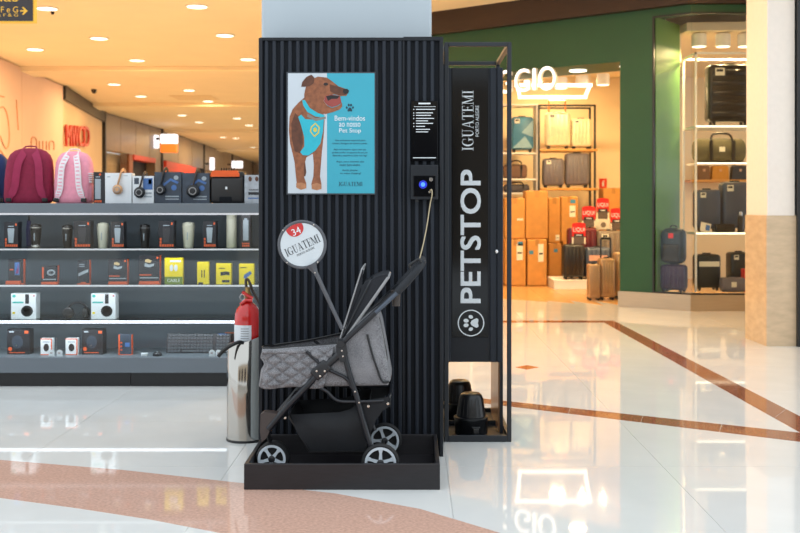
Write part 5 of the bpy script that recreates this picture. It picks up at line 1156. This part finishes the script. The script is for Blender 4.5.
def sale(label, x0, x1, y0, y1, Y):
    p = P((x0+x1)/2, y1, Y); w = (x1-x0)*Y/F; h = (y1-y0)*Y/F; r = thing('sale_card', label, 'sign', tuple(p), 0, 'red sale cards')
    top = [(w/2*math.cos(a), h*.92+h*.08*math.sin(a)) for a in [math.pi*i/10 for i in range(11)]]
    MB().prism([(w/2,h*.36)]+top+[(-w/2,h*.36)], -.004, .004).build('red_card', REDS, r); MB().box(-w/2, w/2, -.004, .004, 0, h*.36).build('picture_panel', PHO, r)
    MB().box(-w*.36, w*.36, -.007, -.004, h*.34, h*.48).build('black_band', BLACKM, r); MB().box(-w*.5, -w*.4, -.006, -.004, 0, h*.3).box(w*.4, w*.5, -.006, -.004, 0, h*.3).build('side_edge', TAGW, r)
    t = MB(); t.patch(txt('LIQUI'), (-w*.42,-.006,h*.55), (w*.84,0,0), (0,0,h*.22)); t.build('lettering', LETW, r)
    MB().box(-w*.2, w*.2, -.009, -.007, h*.39, h*.43).build('printed_line', LETW, r)
sale('red LIQUI sale card lowest, on the black suitcase', 572, 585.5, 222.5, 244, 15.15); sale('red LIQUI sale card on the burgundy suitcase', 582, 595.5, 206, 227, 15.4); sale('red LIQUI sale card highest of all', 596.5, 609, 198, 219, 15.6); sale('red LIQUI sale card cut by the green pier', 610.5, 623, 208, 230, 15.4)
pbx = P(602,229.5,15.55); ex = thing('display_box', 'white product box beneath the highest sale card', 'box', (pbx.x, 15.65, pbx.z)); MB().rbox(-.1,.12,-.1,.1,0,.155,.006).build('carton', TAGW, ex); MB().prism(E(0.02,.07,.04,.04), -.103, -.1).build('printed_mark', GR2, ex)
es = thing('extinguisher_sign', 'small red fire sign on the store back wall', 'sign', tuple(P(603,188,17.19))); w = 7.5*17.1/F; h = 9.5*17.1/F
MB().box(-w/2,w/2,-.004,.004,0,h).build('plate', mat('fire_red', C(216,56,26), .5), es); MB().rbox(-w*.12,w*.12,-.008,-.004,h*.18,h*.66,.002,1).box(-w*.04,w*.2,-.008,-.004,h*.7,h*.78).build('symbol', LETW, es)
# ------------------------------------------------------------------ window display
Yd = 12.35
rk = thing('window_rack', 'slim white metal display rack in the store window', 'rack', (PX(720,Yd), Yd+.3, .19)); RK = Vector(rk.location)
rx0, rx1 = PX(696,Yd), 4.15; zt_ = PZ(52,Yd)
for x in (rx0, rx1):
    for y in (Yd, Yd+.55): MB(RK).box(x-.012, x+.012, y, y+.024, .19, zt_).build('post', WHITEM, rk)
for y in (Yd, Yd+.55): MB(RK).box(rx0, rx1, y, y+.024, zt_-.024, zt_).build('rail', WHITEM, rk)
for x in (rx0, rx1): MB(RK).box(x-.012, x+.012, Yd, Yd+.55, zt_-.024, zt_).build('rail', WHITEM, rk)
for y in (125.5, 232.5):
    s_ = MB(RK).box(rx0-.01, rx1, Yd-.01, Yd+.58, PZ(y+2.2,Yd), PZ(y,Yd)).build('shelf', WHITEM, rk); MB(RK).box(rx0, rx1, Yd-.014, Yd-.01, PZ(y+1.4,Yd), PZ(y+.4,Yd)).build('led_edge', LEDWARM, s_)
suitcase('big black ribbed suitcase on the top window shelf', 709, 752, 63, 125.4, Yd+.1, BKS, ribs='h')
df = thing('duffel_bag', 'olive duffel bag in the window under the black suitcase', 'bag', (PX(721,13.2), 13.3, PZ(163,13.2))); OLV = mat('olive_cloth', C(86,80,56), .75, var=.1, scale=30)
MB().lathe([(0,-.31),(.12,-.31),(.15,-.28),(.16,0),(.15,.28),(.12,.31),(0,.31)], (0,0,.16), 'x', 24).build('body', OLV, df, 45)
for sx in (-.14,.14): MB().box(sx-.02,sx+.02,-.166,-.15,.03,.28).build('strap', BKS, df)
MB().tube(spline([(-.14,-.14,.24),(-.1,-.1,.36),(.1,-.1,.36),(.14,-.14,.24)], 5), .014, 6).build('handle', BKS, df, 60); MB().box(-.04,.03,-.172,-.16,.14,.2).build('price_sticker', TAGW, df)
sb_ = thing('duffel_shelf', 'thin glass shelf under the olive duffel bag', 'shelf', (PX(721,13.2), 13.3, PZ(164.5,13.2))); MB().box(PX(694,13.2)-PX(721,13.2), 4.6-PX(721,13.2), -.25, .25, 0, .018).build('board', WHITEM, sb_); MB().box(PX(694,13.2)-PX(721,13.2), 4.6-PX(721,13.2), -.262, -.25, .002, .016).build('led_edge', LEDWARM, sb_)
Yx = 16.8; wsf2 = thing('bag_shelf', 'wooden wall shelf with bags seen through the window', 'shelf', (PX(720,Yx), Yx+.2, PZ(182,Yx))); MB().rbox(PX(690,Yx)-PX(720,Yx), PX(775,Yx)-PX(720,Yx), -.2, .2, 0, .04, .004, 1).build('plank', WOODS, wsf2)
for x0, x1, m_, l in ((699,711,mat('bag_tan_dark', C(120,84,50), .6),'dark tan handbag at left on the bag shelf'),(713,730,mat('bag_mustard', C(204,138,34), .6),'mustard handbag in the middle of the bag shelf'),(733,750,BKS,'black handbag at right on the bag shelf')):
    w = (x1-x0)*Yx/F; hb = thing('handbag', l, 'bag', (PX((x0+x1)/2,Yx), Yx+.12, PZ(182,Yx)+.04)); MB().prism([(-w/2,0),(w/2,0),(w*.46,.2),(w*.3,.24),(-w*.3,.24),(-w*.46,.2)], -.07, .07).build('body', m_, hb); MB().tube(spline([(-w*.2,-.03,.23),(-w*.15,-.03,.34),(w*.15,-.03,.34),(w*.2,-.03,.23)], 5), .01, 6).build('handle', m_, hb, 60); MB().rbox(-.02,.02,-.078,-.07,.13,.17,.003,1).build('clasp', GOLD, hb)
suitcase('slate blue suitcase with sticker on the middle window shelf', 697, 721.5, 189, 232.3, Yd+.2, SLB, ribs=None); suitcase('taller slate suitcase beside the pillar on the middle window shelf', 723, 752, 181, 232.3, Yd+.22, SLB, ribs=None)
zz = PZ(232.5,Yd); tb = thing('toiletry_bag', 'small dark toiletry bag in front of the slate suitcases', 'bag', (PX(725,Yd+.05), Yd+.07, zz)); MB().rbox(-.12,.12,-.05,.05,0,.1,.025,3).build('body', BKS, tb, 50); MB().tube([(-.1,-.045,.075),(.1,-.045,.075)], .004, 5).build('zipper', SILV, tb)
pcd = thing('price_stand', 'tilted price card with blue picture on the middle window shelf', 'price card', (PX(705,Yd+.03), Yd+.04, zz)); pcd.rotation_euler = (math.radians(-20),.25,0); MB().box(-.06,.06,-.004,.004,0.01,.12).build('card', TAGW, pcd); MB().box(.0,.05,-.007,-.004,.03,.1).build('picture', BLUP, pcd)
bt = thing('travel_bottle', 'slim dark bottle at right of the toiletry bag', 'bottle', (PX(741,Yd+.05), Yd+.07, zz)); MB().lathe([(0,0),(.035,0),(.035,.18),(.02,.2),(.02,.24),(0,.24)], n=18).build('body', BKS, bt, 45); MB().lathe([(.022,.2),(.022,.245),(0,.245)], n=14).build('cap', SILV, bt, 45)
ZB = .19
suitcase('dark teal suitcase with pale label band at bottom of window', 697, 721.5, 254, PZ(0,1) and HY+(CAMZ-ZB)*F/(Yd+.1), Yd+.1, DTL, ribs=None, sticker=False); o = [q for q in bpy.data.objects if q.name.startswith('suitcase') and q.get('label','').startswith('dark teal suitcase with pale')][0]; MB().box(-.12,.12,-.128,-.12,.29,.35).build('label_band', TAGW, o)
suitcase('dark teal suitcase at bottom of window beside the pillar', 731, 752, 252, HY+(CAMZ-ZB)*F/(Yd+.2), Yd+.2, DTL, ribs=None)
sb2 = thing('cabin_bag', 'small grey cabin bag at bottom of window', 'bag', (PX(733,Yd-.05), Yd-.02, ZB)); MB().rbox(-.14,.14,-.07,.07,0,.17,.03,3).build('body', GRS, sb2, 50); MB().tube(spline([(-.05,0,.165),(-.04,0,.2),(.04,0,.2),(.05,0,.165)], 5), .008, 6).build('handle', BKS, sb2, 60); MB().box(-.03,.03,-.074,-.07,.06,.12).build('price_sticker', TAGW, sb2)
q_ = suitcase('purple suitcase under the backpack in window corner', 661, 686, 264, HY+(CAMZ-ZB)*F/12.32, 12.32, PUR, ribs='v', sticker=False, dp=.17); q_.location = (3.075, 12.325, ZB); q_.rotation_euler.z = -.654
bp_ = thing('backpack', 'dark backpack on the purple suitcase in the window', 'backpack', (3.07, 12.32, PZ(263.5,12.32))); bp_.rotation_euler.z = -.654; w = 25*12.45/F; h = 35*12.45/F
MB().rbox(-w/2,w/2,-.08,.08,0,h,.075,4).build('body', DTL, bp_, 50); MB().rbox(-w*.36,w*.36,-.11,-.06,.02,h*.55,.03,3).build('front_pocket', BKS, bp_, 50); MB().tube(spline([(-.04,0,h*.98),(-.03,0,h*1.06),(.03,0,h*1.06),(.04,0,h*.98)], 5), .008, 6).build('top_loop', BKS, bp_, 60); MB().box(-.03,.03,-.084,-.078,h*.72,h*.86).build('price_sticker', REDS, bp_)
rb = thing('red_box', 'narrow red box at bottom of window touching the pillar', 'box', (PX(748,Yd-.05), Yd, ZB)); MB().rbox(-.05,.05,-.06,.06,0,.27,.005,1).build('carton', REDS, rb); MB().box(-.03,.03,-.063,-.06,.15,.2).build('label', TAGW, rb)

for o in bpy.data.objects:
    if o.name.split('.')[0] in ('dark_lettering','printed_lines','snaps','strap_stripes','rivets','screws','label_text'): o['kind'] = 'stuff'
